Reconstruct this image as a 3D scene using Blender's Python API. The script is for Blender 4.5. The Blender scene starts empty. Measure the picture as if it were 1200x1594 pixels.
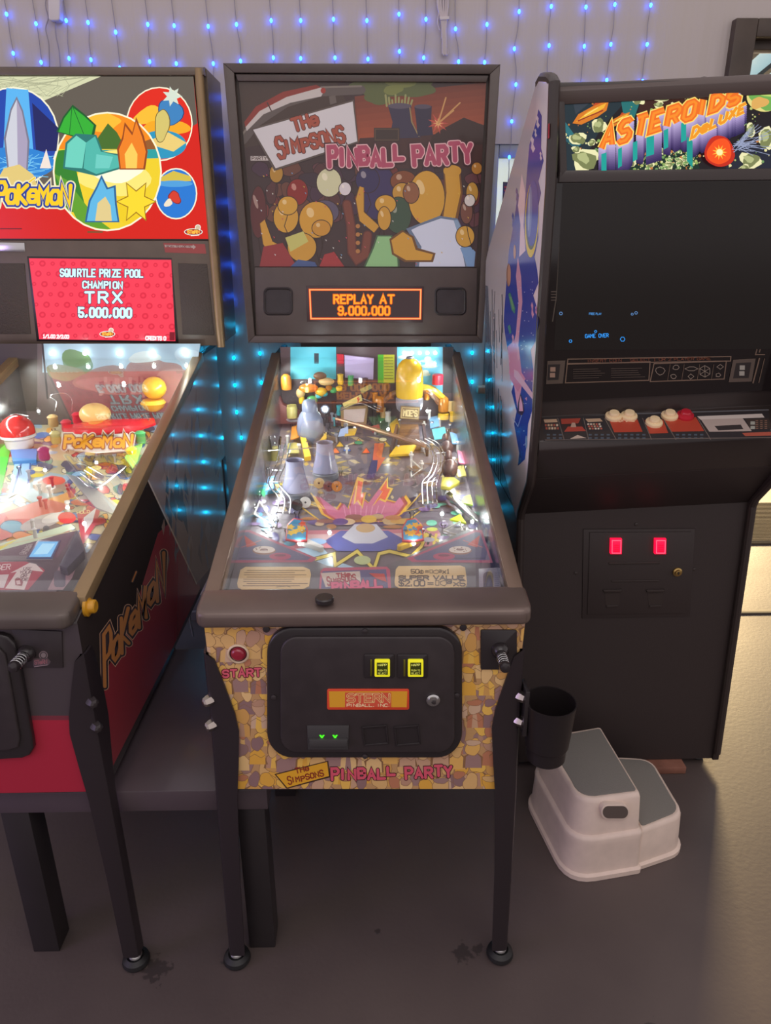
import bpy, bmesh, math, random
from mathutils import Vector, Matrix
V = Vector
PI = math.pi
scene = bpy.context.scene
COL = scene.collection
rnd = random.Random(7)

# ------------------------------------------------------------------ camera, world, lights, exposure
F_PX, PITCH, YAW, ROLL = 1127.7, .3646, -.0188, -.0016
CAM = V((.0164, -1.125, 1.4622))
FW = V((-math.sin(YAW)*math.cos(PITCH), math.cos(YAW)*math.cos(PITCH), -math.sin(PITCH)))
RT0 = V((math.cos(YAW), math.sin(YAW), 0)); UP0 = RT0.cross(FW)
RT = math.cos(ROLL)*RT0 + math.sin(ROLL)*UP0; UP = -math.sin(ROLL)*RT0 + math.cos(ROLL)*UP0
cd = bpy.data.cameras.new('camera'); cam = bpy.data.objects.new('camera', cd); COL.objects.link(cam)
cd.sensor_fit = 'HORIZONTAL'; cd.sensor_width = 36; cd.lens = 36*F_PX/1200; cd.clip_start = .01
cam.matrix_world = Matrix(((RT.x, UP.x, -FW.x, CAM.x), (RT.y, UP.y, -FW.y, CAM.y), (RT.z, UP.z, -FW.z, CAM.z), (0, 0, 0, 1)))
scene.camera = cam
scene.view_settings.view_transform = 'Standard'
try: scene.view_settings.look = 'None'
except Exception: pass
scene.view_settings.exposure = 0.0
scene.view_settings.gamma = 1.0
scene.view_settings.use_curve_mapping = False
scene.cycles.max_bounces = 8
scene.cycles.transparent_max_bounces = 24
scene.cycles.sample_clamp_indirect = 4
scene.cycles.caustics_reflective = False
scene.cycles.caustics_refractive = False

world = bpy.data.worlds.new('world'); scene.world = world; world.use_nodes = True
wb = world.node_tree.nodes['Background']
wb.inputs[0].default_value = (1.0, .90, .91, 1); wb.inputs[1].default_value = .72

def area(name, loc, target, sx, sy, power, col, parent=None):
    l = bpy.data.lights.new(name, 'AREA'); l.shape = 'RECTANGLE'; l.size = sx; l.size_y = sy; l.energy = power; l.color = col
    o = bpy.data.objects.new(name, l); COL.objects.link(o); o.location = loc
    o.rotation_euler = (V(target)-V(loc)).to_track_quat('-Z', 'Y').to_euler()
    return o
# daylight from beyond the open doorway behind the arcade cabinet, and the dim room lamps overhead
area('daylight_beyond_doorway', (4.45, 9.0, 3.0), (1.1, .5, 0), 1.5, 1.5, 1250, (1.0, .72, .36))
# added violet fill from the left, tinting floor and stool
area('violet_fill_light', (-2.4, -1.0, 1.1), (.1, .2, .1), .8, .8, 9, (.55, .35, 1.0))
area('ceiling_lamp_light', (.2, -1.5, 3.0), (.1, .9, .8), 2.4, 1.2, 14, (1.0, .94, .9))

# ------------------------------------------------------------------ helpers
def lin(c):
    out = []
    for x in c[:3]:
        x /= 255
        out.append(x/12.92 if x <= .04045 else ((x+.055)/1.055)**2.4)
    return out

def mat(name, col, rough=.5, metal=0, emit=None, es=0, coat=0, trans=0, alpha=1, noise=0, nscale=8, bump=0, bscale=60, spec=.5, k=1):
    m = bpy.data.materials.new(name); m.use_nodes = True; nt = m.node_tree; b = nt.nodes['Principled BSDF']
    c = [min(.95, x*k) for x in lin(col)]
    b.inputs['Base Color'].default_value = (*c, 1); b.inputs['Roughness'].default_value = rough; b.inputs['Metallic'].default_value = metal
    b.inputs['Specular IOR Level'].default_value = spec
    b.inputs['Coat Weight'].default_value = coat; b.inputs['Coat Roughness'].default_value = .12
    b.inputs['Transmission Weight'].default_value = trans; b.inputs['Alpha'].default_value = alpha
    if emit: b.inputs['Emission Color'].default_value = (*lin(emit), 1); b.inputs['Emission Strength'].default_value = es
    if noise or bump:
        tc = nt.nodes.new('ShaderNodeTexCoord'); n = nt.nodes.new('ShaderNodeTexNoise'); n.inputs['Scale'].default_value = nscale; n.inputs['Detail'].default_value = 5
        nt.links.new(tc.outputs['Object'], n.inputs['Vector'])
        if noise:
            r = nt.nodes.new('ShaderNodeValToRGB'); lo = [max(0, x*(1-noise)) for x in c]; hi = [min(1, x*(1+noise)) for x in c]
            r.color_ramp.elements[0].position = .3; r.color_ramp.elements[1].position = .7
            r.color_ramp.elements[0].color = (*lo, 1); r.color_ramp.elements[1].color = (*hi, 1)
            nt.links.new(n.outputs['Fac'], r.inputs['Fac']); nt.links.new(r.outputs['Color'], b.inputs['Base Color'])
        if bump:
            n2 = nt.nodes.new('ShaderNodeTexNoise'); n2.inputs['Scale'].default_value = bscale; n2.inputs['Detail'].default_value = 3
            nt.links.new(tc.outputs['Object'], n2.inputs['Vector'])
            bp = nt.nodes.new('ShaderNodeBump'); bp.inputs['Strength'].default_value = bump; bp.inputs['Distance'].default_value = .002
            nt.links.new(n2.outputs['Fac'], bp.inputs['Height']); nt.links.new(bp.outputs['Normal'], b.inputs['Normal'])
    return m

def art_mat(name, rough=.4, emit=0, coat=0, base=1.0, spec=.5):
    """printed surface: reads the printed ink colour stored on the faces"""
    m = bpy.data.materials.new(name); m.use_nodes = True; nt = m.node_tree; b = nt.nodes['Principled BSDF']
    a = nt.nodes.new('ShaderNodeAttribute'); a.attribute_name = 'Ink'
    if base != 1.0:
        mx = nt.nodes.new('ShaderNodeMixRGB'); mx.blend_type = 'MULTIPLY'; mx.inputs[0].default_value = 1; mx.inputs[2].default_value = (base, base, base, 1)
        nt.links.new(a.outputs['Color'], mx.inputs[1]); nt.links.new(mx.outputs[0], b.inputs['Base Color'])
    else: nt.links.new(a.outputs['Color'], b.inputs['Base Color'])
    b.inputs['Roughness'].default_value = rough; b.inputs['Coat Weight'].default_value = coat; b.inputs['Coat Roughness'].default_value = .06
    b.inputs['Specular IOR Level'].default_value = spec
    if emit:
        nt.links.new(a.outputs['Color'], b.inputs['Emission Color']); b.inputs['Emission Strength'].default_value = emit
    return m

def glass_mat(name, tint=(1, 1, 1), rough=.02, refl=1.0):
    m = bpy.data.materials.new(name); m.use_nodes = True; nt = m.node_tree; nt.nodes.clear()
    o = nt.nodes.new('ShaderNodeOutputMaterial'); t = nt.nodes.new('ShaderNodeBsdfTransparent'); g = nt.nodes.new('ShaderNodeBsdfGlossy')
    f = nt.nodes.new('ShaderNodeFresnel'); mx = nt.nodes.new('ShaderNodeMixShader'); mu = nt.nodes.new('ShaderNodeMath'); mu.operation = 'MULTIPLY'
    f.inputs['IOR'].default_value = 1.45; mu.inputs[1].default_value = refl
    t.inputs[0].default_value = (*tint, 1); g.inputs['Roughness'].default_value = rough
    nt.links.new(f.outputs[0], mu.inputs[0]); nt.links.new(mu.outputs[0], mx.inputs[0]); nt.links.new(t.outputs[0], mx.inputs[1]); nt.links.new(g.outputs[0], mx.inputs[2]); nt.links.new(mx.outputs[0], o.inputs[0])
    return m

INV = {}
def root(name, label, cat, loc=(0, 0, 0), rot=(0, 0, 0), group=None):
    o = bpy.data.objects.new(name, None); COL.objects.link(o); o.empty_display_size = .05
    o.location = loc; o.rotation_euler = rot; o['label'] = label; o['category'] = cat
    if group: o['group'] = group
    M = Matrix.Translation(V(loc)) @ __import__('mathutils').Euler(rot).to_matrix().to_4x4()
    INV[o.name] = M.inverted(); return o

def finish(name, me, m, parent, sharp=35, smooth=True):
    o = bpy.data.objects.new(name, me); COL.objects.link(o)
    if m: me.materials.append(m)
    if smooth:
        me.shade_smooth(); me.set_sharp_from_angle(angle=math.radians(sharp))
    if parent:
        top = parent
        while top.parent: top = top.parent
        if top.name in INV: me.transform(INV[top.name])
        o.parent = parent
    return o

def obj(name, B, m, parent=None, label=None, sharp=35, smooth=True):
    me = bpy.data.meshes.new(name); bmesh.ops.recalc_face_normals(B, faces=B.faces); B.to_mesh(me); B.free()
    o = finish(name, me, m, parent, sharp, smooth)
    if label: o['label'] = label
    return o

def thing(o, label, cat, group=None):
    """one-mesh thing: move its origin to the mesh centre, then tag it"""
    me = o.data
    c = sum((v.co for v in me.vertices), V())/len(me.vertices)
    me.transform(Matrix.Translation(-c)); o.location = c
    o['label'] = label; o['category'] = cat
    if group: o['group'] = group
    return o

def struct(o):
    o['kind'] = 'structure'; return o

def NB(): return bmesh.new()
def merge(B, t):
    me = bpy.data.meshes.new('tmp'); t.to_mesh(me); t.free(); B.from_mesh(me); bpy.data.meshes.remove(me)

def box(B, lo, hi, bev=0, seg=2, M=None):
    t = NB(); bmesh.ops.create_cube(t, size=1)
    lo = V(lo); hi = V(hi)
    for v in t.verts: v.co = V(((lo[i]+hi[i])/2 + v.co[i]*(hi[i]-lo[i])) for i in range(3))
    if bev: bmesh.ops.bevel(t, geom=t.edges[:], offset=bev, segments=seg, affect='EDGES', profile=.5)
    if M: bmesh.ops.transform(t, matrix=M, verts=t.verts)
    merge(B, t)

def prism(B, pts, vec, bev=0, seg=2, front_only=False):
    t = NB(); vec = V(vec); pts = [V(p) for p in pts]; n = len(pts)
    a = [t.verts.new(p) for p in pts]; b = [t.verts.new(p+vec) for p in pts]
    t.faces.new(a); f = t.faces.new(b[::-1])
    for i in range(n): t.faces.new((a[i], b[i], b[(i+1) % n], a[(i+1) % n]))
    bmesh.ops.recalc_face_normals(t, faces=t.faces)
    if bev:
        es = list(f.edges) if front_only else t.edges[:]
        bmesh.ops.bevel(t, geom=es, offset=bev, segments=seg, affect='EDGES', profile=.5)
    merge(B, t)

def basis(ax):
    ax = V(ax).normalized(); h = V((0, 0, 1)) if abs(ax.z) < .9 else V((1, 0, 0))
    u = ax.cross(h).normalized(); return u, ax.cross(u), ax

def lathe(B, prof, base, axis=(0, 0, 1), n=24, cap=True):
    u, w, ax = basis(axis); base = V(base); rings = []
    for r, z in prof:
        rings.append([B.verts.new(base+ax*z+(u*math.cos(2*PI*i/n)+w*math.sin(2*PI*i/n))*max(r, 1e-5)) for i in range(n)])
    for a, b in zip(rings, rings[1:]):
        for i in range(n): B.faces.new((a[i], a[(i+1) % n], b[(i+1) % n], b[i]))
    if cap: B.faces.new(rings[0]); B.faces.new(rings[-1])

def smooth_path(pts, k=6):
    pts = [V(p) for p in pts]
    if len(pts) < 3: return pts
    P = [2*pts[0]-pts[1]]+pts+[2*pts[-1]-pts[-2]]; out = []
    for i in range(1, len(P)-2):
        a, b, c, d = P[i-1:i+3]
        for j in range(k):
            t = j/k; out.append(.5*((2*b)+(c-a)*t+(2*a-5*b+4*c-d)*t*t+(3*b-a-3*c+d)*t**3))
    out.append(pts[-1]); return out

def tube(B, pts, r, n=8, k=6):
    pts = smooth_path(pts, k); rings = []
    for i, p in enumerate(pts):
        d = (pts[min(i+1, len(pts)-1)]-pts[max(i-1, 0)]).normalized(); u, w, _ = basis(d)
        if rings:
            u = (pu-d*pu.dot(d)).normalized(); w = d.cross(u)
        pu = u
        rings.append([B.verts.new(p+(u*math.cos(2*PI*j/n)+w*math.sin(2*PI*j/n))*r) for j in range(n)])
    for a, b in zip(rings, rings[1:]):
        for j in range(n): B.faces.new((a[j], a[(j+1) % n], b[(j+1) % n], b[j]))
    B.faces.new(rings[0]); B.faces.new(rings[-1])

def ball(B, c, r, nu=20, nv=12, M=None):
    t = NB(); bmesh.ops.create_uvsphere(t, u_segments=nu, v_segments=nv, radius=1)
    r = V(r) if hasattr(r, '__len__') else V((r, r, r)); c = V(c)
    for v in t.verts: v.co = V((v.co.x*r.x, v.co.y*r.y, v.co.z*r.z))
    if M: bmesh.ops.transform(t, matrix=M, verts=t.verts)
    for v in t.verts: v.co += c
    merge(B, t)

def rrect(x0, y0, x1, y1, r, n=6):
    out = []
    for cx, cy, a in ((x1-r, y0+r, -90), (x1-r, y1-r, 0), (x0+r, y1-r, 90), (x0+r, y0+r, 180)):
        for i in range(n+1):
            t = math.radians(a+90*i/n); out.append((cx+r*math.cos(t), cy+r*math.sin(t)))
    return out
def lerp(a, b, t): return tuple(x+(y-x)*t for x, y in zip(a, b))

# ------------------------------------------------------------------ surveyed surfaces: a point of the photo on a known plane of the place
class Plane:
    def __init__(s, p, n): s.p = V(p); s.n = V(n).normalized()
    def at(s, x, y, d=0):
        r = FW+RT*((x-600)/F_PX)-UP*((y-797)/F_PX)
        t = (s.p+s.n*d-CAM).dot(s.n)/r.dot(s.n)
        return CAM+r*t
    def off(s, d): return Plane(s.p+s.n*d, s.n)

def slab(B, pl, pts, d0, d1, bev=0, seg=2, front_only=True):
    q = [pl.at(*p, d1)-pl.n*(d1-d0) for p in pts]
    prism(B, q, pl.n*(d1-d0), bev, seg, front_only)

# stroke lettering on a 4 x 6 grid
GL = {'A': '002640|1232', 'B': '0006364544330333424130' '00', 'C': '4536160501103041', 'D': '00062644422000', 'E': '40000646|0333', 'F': '000646|0333',
      'G': '453616050110304143' '23', 'H': '0006|4046|0343', 'I': '1016', 'J': '4641301001', 'K': '0006|460340', 'L': '060040', 'M': '0006234640', 'N': '00064046',
      'O': '100105163645413010', 'P': '00063645443303', 'Q': '100105163645413010|2240', 'R': '00063645443303|2340', 'S': '453616050413334241301001', 'T': '0646|2620',
      'U': '060110304146', 'V': '062046', 'W': '0610233046', 'X': '0046|0640', 'Y': '062346|2320', 'Z': '06460040', '0': '100105163645413010', '1': '152620|1030',
      '2': '05163645440040', '3': '0516364544331333424130' '1001', '4': '30360242', '5': '46060333424130' '1001', '6': '45361605011030414233' '03', '7': '064610',
      '8': '13040516364544331302011030414233', '9': '01103041453616050413' '43', ',': '2110', '.': '2021', '$': '453616050413334241301001|2620', '=': '0242|0444',
      'c': '4334140301103041|2521', "'": '2624', '-': '0343', '/': '0046', ' ': '', 'e': '024243341403011030' '41', 'o': '100103143443413010', 'E2': '', '!': '2622|2021',
      'h': '0006|0334443' '0', 'x': '0044|0440', '+': '0343|2521', '*': '2424'}
ADV = {'I': 3.2, ' ': 3.4, '.': 3, ',': 3, "'": 3, 'M': 5.6, 'W': 5.6}
OFFX = {'I': 1.0-.4, ',': .9, '.': 1.5, "'": 1.5}
def glyph(ch):
    s = GL.get(ch, GL.get(ch.upper(), ''))
    out = []
    for part in s.split('|'):
        if part: out.append([(int(part[i]), int(part[i+1])) for i in range(0, len(part)-1, 2)])
    return out

class Art:
    """flat print: coloured shapes laid over one another on one plane of the scene"""
    def __init__(s, pl, k=1.0, step=.000004, clip=None, lift=.0002):
        s.pl = pl; s.k = k; s.step = step; s.z = lift; s.v = []; s.f = []; s.c = []; s.clip = clip
    def face(s, pts, col):
        if s.clip: pts = s._clip(pts)
        if len(pts) < 3: return
        i = len(s.v); s.v += [s.pl.at(p[0], p[1], s.z) for p in pts]; s.f.append(list(range(i, i+len(pts)))); s.c.append([min(.95, x*s.k) for x in lin(col)])
    def _clip(s, pts):
        c = s.clip; ar = sum(a[0]*b[1]-b[0]*a[1] for a, b in zip(c, c[1:]+c[:1]))
        for a, b in zip(c, c[1:]+c[:1]):
            inside = lambda p: ((b[0]-a[0])*(p[1]-a[1])-(b[1]-a[1])*(p[0]-a[0]))*ar >= 0
            out = []
            for p, q in zip(pts, pts[1:]+pts[:1]):
                ip, iq = inside(p), inside(q)
                if ip: out.append(p)
                if ip != iq:
                    d1 = (b[0]-a[0])*(p[1]-a[1])-(b[1]-a[1])*(p[0]-a[0]); d2 = (b[0]-a[0])*(q[1]-a[1])-(b[1]-a[1])*(q[0]-a[0])
                    t = d1/(d1-d2); out.append((p[0]+(q[0]-p[0])*t, p[1]+(q[1]-p[1])*t))
            pts = out
            if len(pts) < 3: return []
        return pts
    def up(s): s.z += s.step
    def mark(s): s.base = s.z
    def cyc(s, i, n, k=1):
        if n == 4: s.z = s.base+i*k*s.step      # rows and columns that never touch share a level
    def done(s, n, k=1):
        if n == 4: s.z = s.base+(n*k+1)*s.step
    def poly(s, pts, col): s.up(); s.face(list(pts), col)
    def rect(s, x0, y0, x1, y1, col): s.poly([(x0, y0), (x1, y0), (x1, y1), (x0, y1)], col)
    def ell(s, cx, cy, rx, ry, col, rot=0, n=28):
        c, q = math.cos(rot), math.sin(rot)
        s.poly([(cx+rx*math.cos(t)*c-ry*math.sin(t)*q, cy+rx*math.cos(t)*q+ry*math.sin(t)*c) for t in [2*PI*i/n for i in range(n)]], col)
    def blob(s, cx, cy, rx, ry, col, wob=.18, edge=None, ew=1.2, n=26, rot=0):
        ph = [rnd.uniform(0, 6.28) for _ in range(3)]; pts = []
        for i in range(n):
            t = 2*PI*i/n; r = 1+wob*(math.sin(2*t+ph[0])+.6*math.sin(3*t+ph[1])+.3*math.sin(5*t+ph[2]))*.6
            x, y = rx*r*math.cos(t), ry*r*math.sin(t)
            pts.append((cx+x*math.cos(rot)-y*math.sin(rot), cy+x*math.sin(rot)+y*math.cos(rot)))
        if edge: s.poly([(cx+(x-cx)*(1+ew/rx), cy+(y-cy)*(1+ew/ry)) for x, y in pts], edge)
        s.poly(pts, col)
    def star(s, cx, cy, r0, r1, n, col, sy=1, rot=0):
        s.poly([(cx+(r0 if i % 2 else r1)*math.cos(rot+PI*i/n), cy+sy*(r0 if i % 2 else r1)*math.sin(rot+PI*i/n)) for i in range(2*n)], col)
    def line(s, pts, w, col, closed=False, up=True, cap=True):
        """one mitred ribbon along the points, half-round at its ends"""
        s.up()
        q = [pts[0]]
        for p in pts[1:]:
            if math.hypot(p[0]-q[-1][0], p[1]-q[-1][1]) > 1e-4: q.append(p)
        if len(q) > 2 and math.hypot(q[0][0]-q[-1][0], q[0][1]-q[-1][1]) < 1e-4: q.pop(); closed = True
        n = len(q); h = w/2
        if n < 2: return
        def dr(a, b):
            L = math.hypot(b[0]-a[0], b[1]-a[1]); return ((b[0]-a[0])/L, (b[1]-a[1])/L)
        Lp, Rp = [], []
        for i in range(n):
            d0 = dr(q[i-1], q[i]) if (i or closed) else None; d1 = dr(q[i], q[(i+1) % n]) if (i < n-1 or closed) else None
            d0 = d0 or d1; d1 = d1 or d0
            mx, my = -(d0[1]+d1[1]), d0[0]+d1[0]; L = math.hypot(mx, my)
            if L < .2: mx, my = -d0[1], d0[0]; sc = 1
            else: mx, my = mx/L, my/L; sc = 1/max(.5, L/2)
            Lp.append((q[i][0]+mx*h*sc, q[i][1]+my*h*sc)); Rp.append((q[i][0]-mx*h*sc, q[i][1]-my*h*sc))
        z0 = s.z
        for i in range(n if closed else n-1):
            k = (i+1) % n; s.z = z0+(i % 3)*s.step; s.face([Lp[i], Lp[k], Rp[k], Rp[i]], col)
        s.z = z0+3*s.step
        if cap and not closed and w > 1.1:
            for c, d in ((q[0], dr(q[1], q[0])), (q[-1], dr(q[-2], q[-1]))):
                a0 = math.atan2(d[1], d[0]); s.face([(c[0]+h*math.cos(a0-PI/2+PI*k/6), c[1]+h*math.sin(a0-PI/2+PI*k/6)) for k in range(7)], col)
    def text(s, t, p0, p1, h, w, col, upv=None, jit=0, hs=None, seed=1, cap=True, dy=None, up=True, sp=0):
        """write t so that it runs from p0 to p1 (feet of the letters), h high"""
        if up: s.up()
        tot = sum(ADV.get(c, 5)+sp for c in t)-1-sp; dx, dy0 = p1[0]-p0[0], p1[1]-p0[1]; L = math.hypot(dx, dy0)
        ux = (dx/tot, dy0/tot); uy = upv or (dy0/L*h, -dx/L*h); uy = (uy[0]/6, uy[1]/6); x = 0; R = random.Random(seed)
        for i, ch in enumerate(t):
            sc = hs[i] if hs else 1; j = R.uniform(-jit, jit); jx = R.uniform(-jit, jit)*.12; off = dy[i] if dy else 0
            for pl in glyph(ch):
                pts = []
                for gx, gy in pl:
                    X = x+gx-OFFX.get(ch, 0)+gy*jx; Y = gy*sc+off+j
                    pts.append((p0[0]+ux[0]*X+uy[0]*Y, p0[1]+ux[1]*X+uy[1]*Y))
                s.line(pts, w, col, up=False, cap=cap)
            x += ADV.get(ch, 5)+sp
    def build(s, name, m, parent, label=None):
        me = bpy.data.meshes.new(name); me.from_pydata([tuple(v) for v in s.v], [], s.f)
        a = me.color_attributes.new('Ink', 'FLOAT_COLOR', 'CORNER'); j = 0
        for f, c in zip(s.f, s.c):
            for _ in f: a.data[j].color = (*c, 1); j += 1
        # every print faces out of its plane
        o = finish(name, me, m, parent, smooth=False)
        if label: o['label'] = label
        return o

# ------------------------------------------------------------------ materials
M_black = mat('black_powder_coat', (53, 46, 47), .42, noise=.15, nscale=30)  # black materials are lightened a little in colour to imitate haze
M_blackgloss = mat('black_gloss_plastic', (46, 41, 42), .22)
M_leg = mat('black_leg_enamel', (44, 37, 40), .33, bump=.06, bscale=300)
M_rail = mat('bronze_brown_rail', (126, 106, 92), .36, metal=.55, noise=.08, nscale=14)
M_lockbar = mat('brown_grey_lockbar', (112, 97, 90), .34, metal=.35, noise=.1, nscale=10)
M_head = mat('backbox_black_paint_hazed', (84, 73, 68), .38, noise=.08, nscale=20)  # lens haze put into the colour, lighter than the black paint
M_headL = mat('backbox_brown_black_paint_hazed', (102, 89, 77), .34, noise=.08, nscale=20)  # brown-black raised the same way, haze included in the colour
M_steel = mat('polished_steel', (205, 205, 205), .22, metal=1)
M_blade = mat('mirror_blade_steel', (186, 188, 190), .27, metal=1, noise=.12, nscale=9, bump=.15, bscale=14)
M_bolt = mat('leg_bolt_steel', (190, 180, 172), .3, metal=1)
M_glass = glass_mat('clear_glass', refl=.26)
M_clear = glass_mat('clear_plastic', (.95, .96, .95), .06, 1.6)
M_smoke = mat('smoky_grey_plastic', (150, 150, 176), .2, coat=.5)
M_rubber = mat('white_rubber', (214, 210, 200), .6)
M_blackrub = mat('black_rubber', (24, 23, 24), .5)
M_led_blue = mat('blue_led', (60, 110, 255), .3, emit=(26, 92, 255), es=27)
M_led_cyan = mat('cyan_led', (40, 200, 255), .3, emit=(0, 190, 255), es=27)
M_bulb = mat('white_bulb', (250, 250, 245), .3, emit=(238, 255, 250), es=16)
M_wire = mat('grey_lamp_wire', (150, 144, 150), .5)
M_art = art_mat('printed_decal', .42)
M_artgloss = art_mat('printed_gloss_decal', .2, coat=.4)
M_field = art_mat('playfield_print', .3, coat=.15)
M_lit = art_mat('back_lit_print', .25, emit=1.0, base=.08, coat=.0, spec=.3)
M_scr = art_mat('screen_pixels', .2, emit=1.15, base=.05, spec=.3)

# ------------------------------------------------------------------ floor, wall, window, doorway
def floor_material():
    m = mat('painted_concrete_floor', (92, 80, 80), .5); nt = m.node_tree; b = nt.nodes['Principled BSDF']; N = nt.nodes.new; L = nt.links.new
    tc = N('ShaderNodeTexCoord'); n1 = N('ShaderNodeTexNoise'); n1.inputs['Scale'].default_value = 2.2; n1.inputs['Detail'].default_value = 7; L(tc.outputs['Object'], n1.inputs['Vector'])
    r = N('ShaderNodeValToRGB'); e = r.color_ramp.elements; e[0].position = .32; e[1].position = .7
    e[0].color = (*lin((80, 69, 68)), 1); e[1].color = (*lin((95, 83, 79)), 1); L(n1.outputs['Fac'], r.inputs['Fac'])
    n2 = N('ShaderNodeTexNoise'); n2.inputs['Scale'].default_value = 120; n2.inputs['Detail'].default_value = 4; L(tc.outputs['Object'], n2.inputs['Vector'])
    n3 = N('ShaderNodeTexNoise'); n3.inputs['Scale'].default_value = 75; n3.inputs['Detail'].default_value = 3; L(tc.outputs['Object'], n3.inputs['Vector'])
    cur = r.outputs['Color']
    # old spill marks on the paint
    for (x, y, rad) in ((.205, .005, .022), (.238, .012, .014), (-.455, -.02, .03), (.02, .06, .008), (.56, -.21, .05), (.64, -.2, .03), (-.30, -.005, .016), (.78, -.22, .03)):
        d = N('ShaderNodeVectorMath'); d.operation = 'DISTANCE'; d.inputs[1].default_value = (x, y, 0); L(tc.outputs['Object'], d.inputs[0])
        a = N('ShaderNodeMath'); a.operation = 'MULTIPLY_ADD'; a.inputs[1].default_value = rad*3.2; a.inputs[2].default_value = -rad*1.6; L(n3.outputs['Fac'], a.inputs[0])
        s = N('ShaderNodeMath'); s.operation = 'ADD'; L(d.outputs['Value'], s.inputs[0]); L(a.outputs[0], s.inputs[1])
        mr = N('ShaderNodeMapRange'); mr.inputs['From Min'].default_value = rad*.7; mr.inputs['From Max'].default_value = rad*1.0; mr.inputs['To Min'].default_value = .6; mr.inputs['To Max'].default_value = 0; L(s.outputs[0], mr.inputs['Value'])
        mx = N('ShaderNodeMixRGB'); mx.inputs[2].default_value = (*lin((38, 33, 33)), 1); L(mr.outputs[0], mx.inputs[0]); L(cur, mx.inputs[1]); cur = mx.outputs[0]
    L(cur, b.inputs['Base Color'])
    mr = N('ShaderNodeMapRange'); mr.inputs['To Min'].default_value = .36; mr.inputs['To Max'].default_value = .6; L(n1.outputs['Fac'], mr.inputs['Value']); L(mr.outputs[0], b.inputs['Roughness'])
    bp = N('ShaderNodeBump'); bp.inputs['Strength'].default_value = .3; bp.inputs['Distance'].default_value = .0012; L(n3.outputs['Fac'], bp.inputs['Height'])
    bp2 = N('ShaderNodeBump'); bp2.inputs['Strength'].default_value = .15; bp2.inputs['Distance'].default_value = .001; L(n2.outputs['Fac'], bp2.inputs['Height']); L(bp.outputs[0], bp2.inputs['Normal'])
    L(bp2.outputs[0], b.inputs['Normal']); return m

B = NB(); box(B, (-4, -3.2, -.1), (5, 6.5, 0)); struct(obj('floor', B, floor_material()))

def wall_material():
    m = mat('pale_draped_wall', (190, 181, 176), .75); nt = m.node_tree; b = nt.nodes['Principled BSDF']; N = nt.nodes.new; L = nt.links.new
    tc = N('ShaderNodeTexCoord'); mp = N('ShaderNodeMapping'); mp.inputs['Scale'].default_value = (9, 1, .5); L(tc.outputs['Object'], mp.inputs['Vector'])
    n = N('ShaderNodeTexNoise'); n.inputs['Scale'].default_value = 1.6; n.inputs['Detail'].default_value = 3; L(mp.outputs[0], n.inputs['Vector'])
    bp = N('ShaderNodeBump'); bp.inputs['Strength'].default_value = .5; bp.inputs['Distance'].default_value = .02; L(n.outputs['Fac'], bp.inputs['Height']); L(bp.outputs[0], b.inputs['Normal']); return m
WY = 1.5
B = NB()
for lo, hi in (((-3.2, 0), (.42, 2.8)), ((.42, 0), (.86, .93)), ((.42, 1.74), (.86, 2.8)), ((.86, 0), (1.16, 2.8)), ((1.16, 2.07), (2.5, 2.8)), ((2.5, 0), (4.5, 2.8))):
    box(B, (lo[0], WY, lo[1]), (hi[0], WY+.14, hi[1]))
struct(obj('wall_back', B, wall_material()))
B = NB(); box(B, (-3.2, WY-.016, 0), (.86, WY-.001, .11), .003); struct(obj('baseboard_back', B, mat('dark_grey_baseboard', (92, 92, 98), .5)))
# window between the yellow machine and the arcade cabinet
B = NB()
for lo, hi in (((.42, .95), (.44, 1.74)), ((.81, .95), (.86, 1.74)), ((.44, 1.70), (.81, 1.74)), ((.44, 1.40), (.81, 1.445)), ((.44, .95), (.81, .985))):
    box(B, (lo[0], WY+.004, lo[1]), (hi[0], WY+.07, hi[1]), .004)
win = struct(obj('window_1', B, mat('grey_window_frame', (150, 156, 160), .45)))
B = NB(); box(B, (.44, WY+.03, 1.445), (.81, WY+.036, 1.70)); obj('upper_pane', B, mat('daylit_frosted_pane', (214, 222, 204), .3, emit=(214, 224, 206), es=.62, noise=.1, nscale=9), win)
B = NB(); box(B, (.44, WY+.03, .985), (.81, WY+.036, 1.40)); obj('lower_pane', B, mat('dark_window_pane', (62, 60, 60), .12), win)
B = NB(); box(B, (.40, WY-.03, .925), (.88, WY+.01, .95), .004); struct(obj('trim_1', B, mat('tan_window_sill', (196, 164, 138), .5)))
# doorway to the right with brown frame, glass light over it and a canopy outside
M_frame = mat('dark_brown_door_wood', (70, 58, 49), .5, noise=.2, nscale=12)
B = NB()
for lo, hi in (((1.145, 0), (1.215, 2.085)), ((2.44, 0), (2.52, 2.085)), ((1.215, 2.035), (2.44, 2.085))):
    box(B, (lo[0], WY-.03, lo[1]), (hi[0], WY+.16, hi[1]), .004)
box(B, (1.215, WY+.02, 2.01), (2.44, WY+.07, 2.04), .003); box(B, (1.215, WY+.02, 1.62), (2.44, WY+.07, 1.67), .003)
door = struct(obj('door_1', B, M_frame))
B = NB(); box(B, (1.215, WY+.04, 1.67), (2.44, WY+.045, 2.01)); obj('transom_glass', B, M_glass, door)
B = NB(); box(B, (1.16, WY-.015, 0), (2.5, WY+.015, .006), .002); struct(obj('trim_2', B, mat('worn_threshold_strip', (70, 60, 50), .6)))
B = NB(); box(B, (.9, 1.8, 2.62), (4.4, 6.4, 2.66)); canopy = struct(obj('ceiling', B, mat('canopy_sheet_glow', (70, 84, 84), .6, emit=(176, 214, 220), es=.75, noise=.12, nscale=6)))  # sheet glows by itself, standing for daylight falling on the canopy
B = NB()
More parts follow.
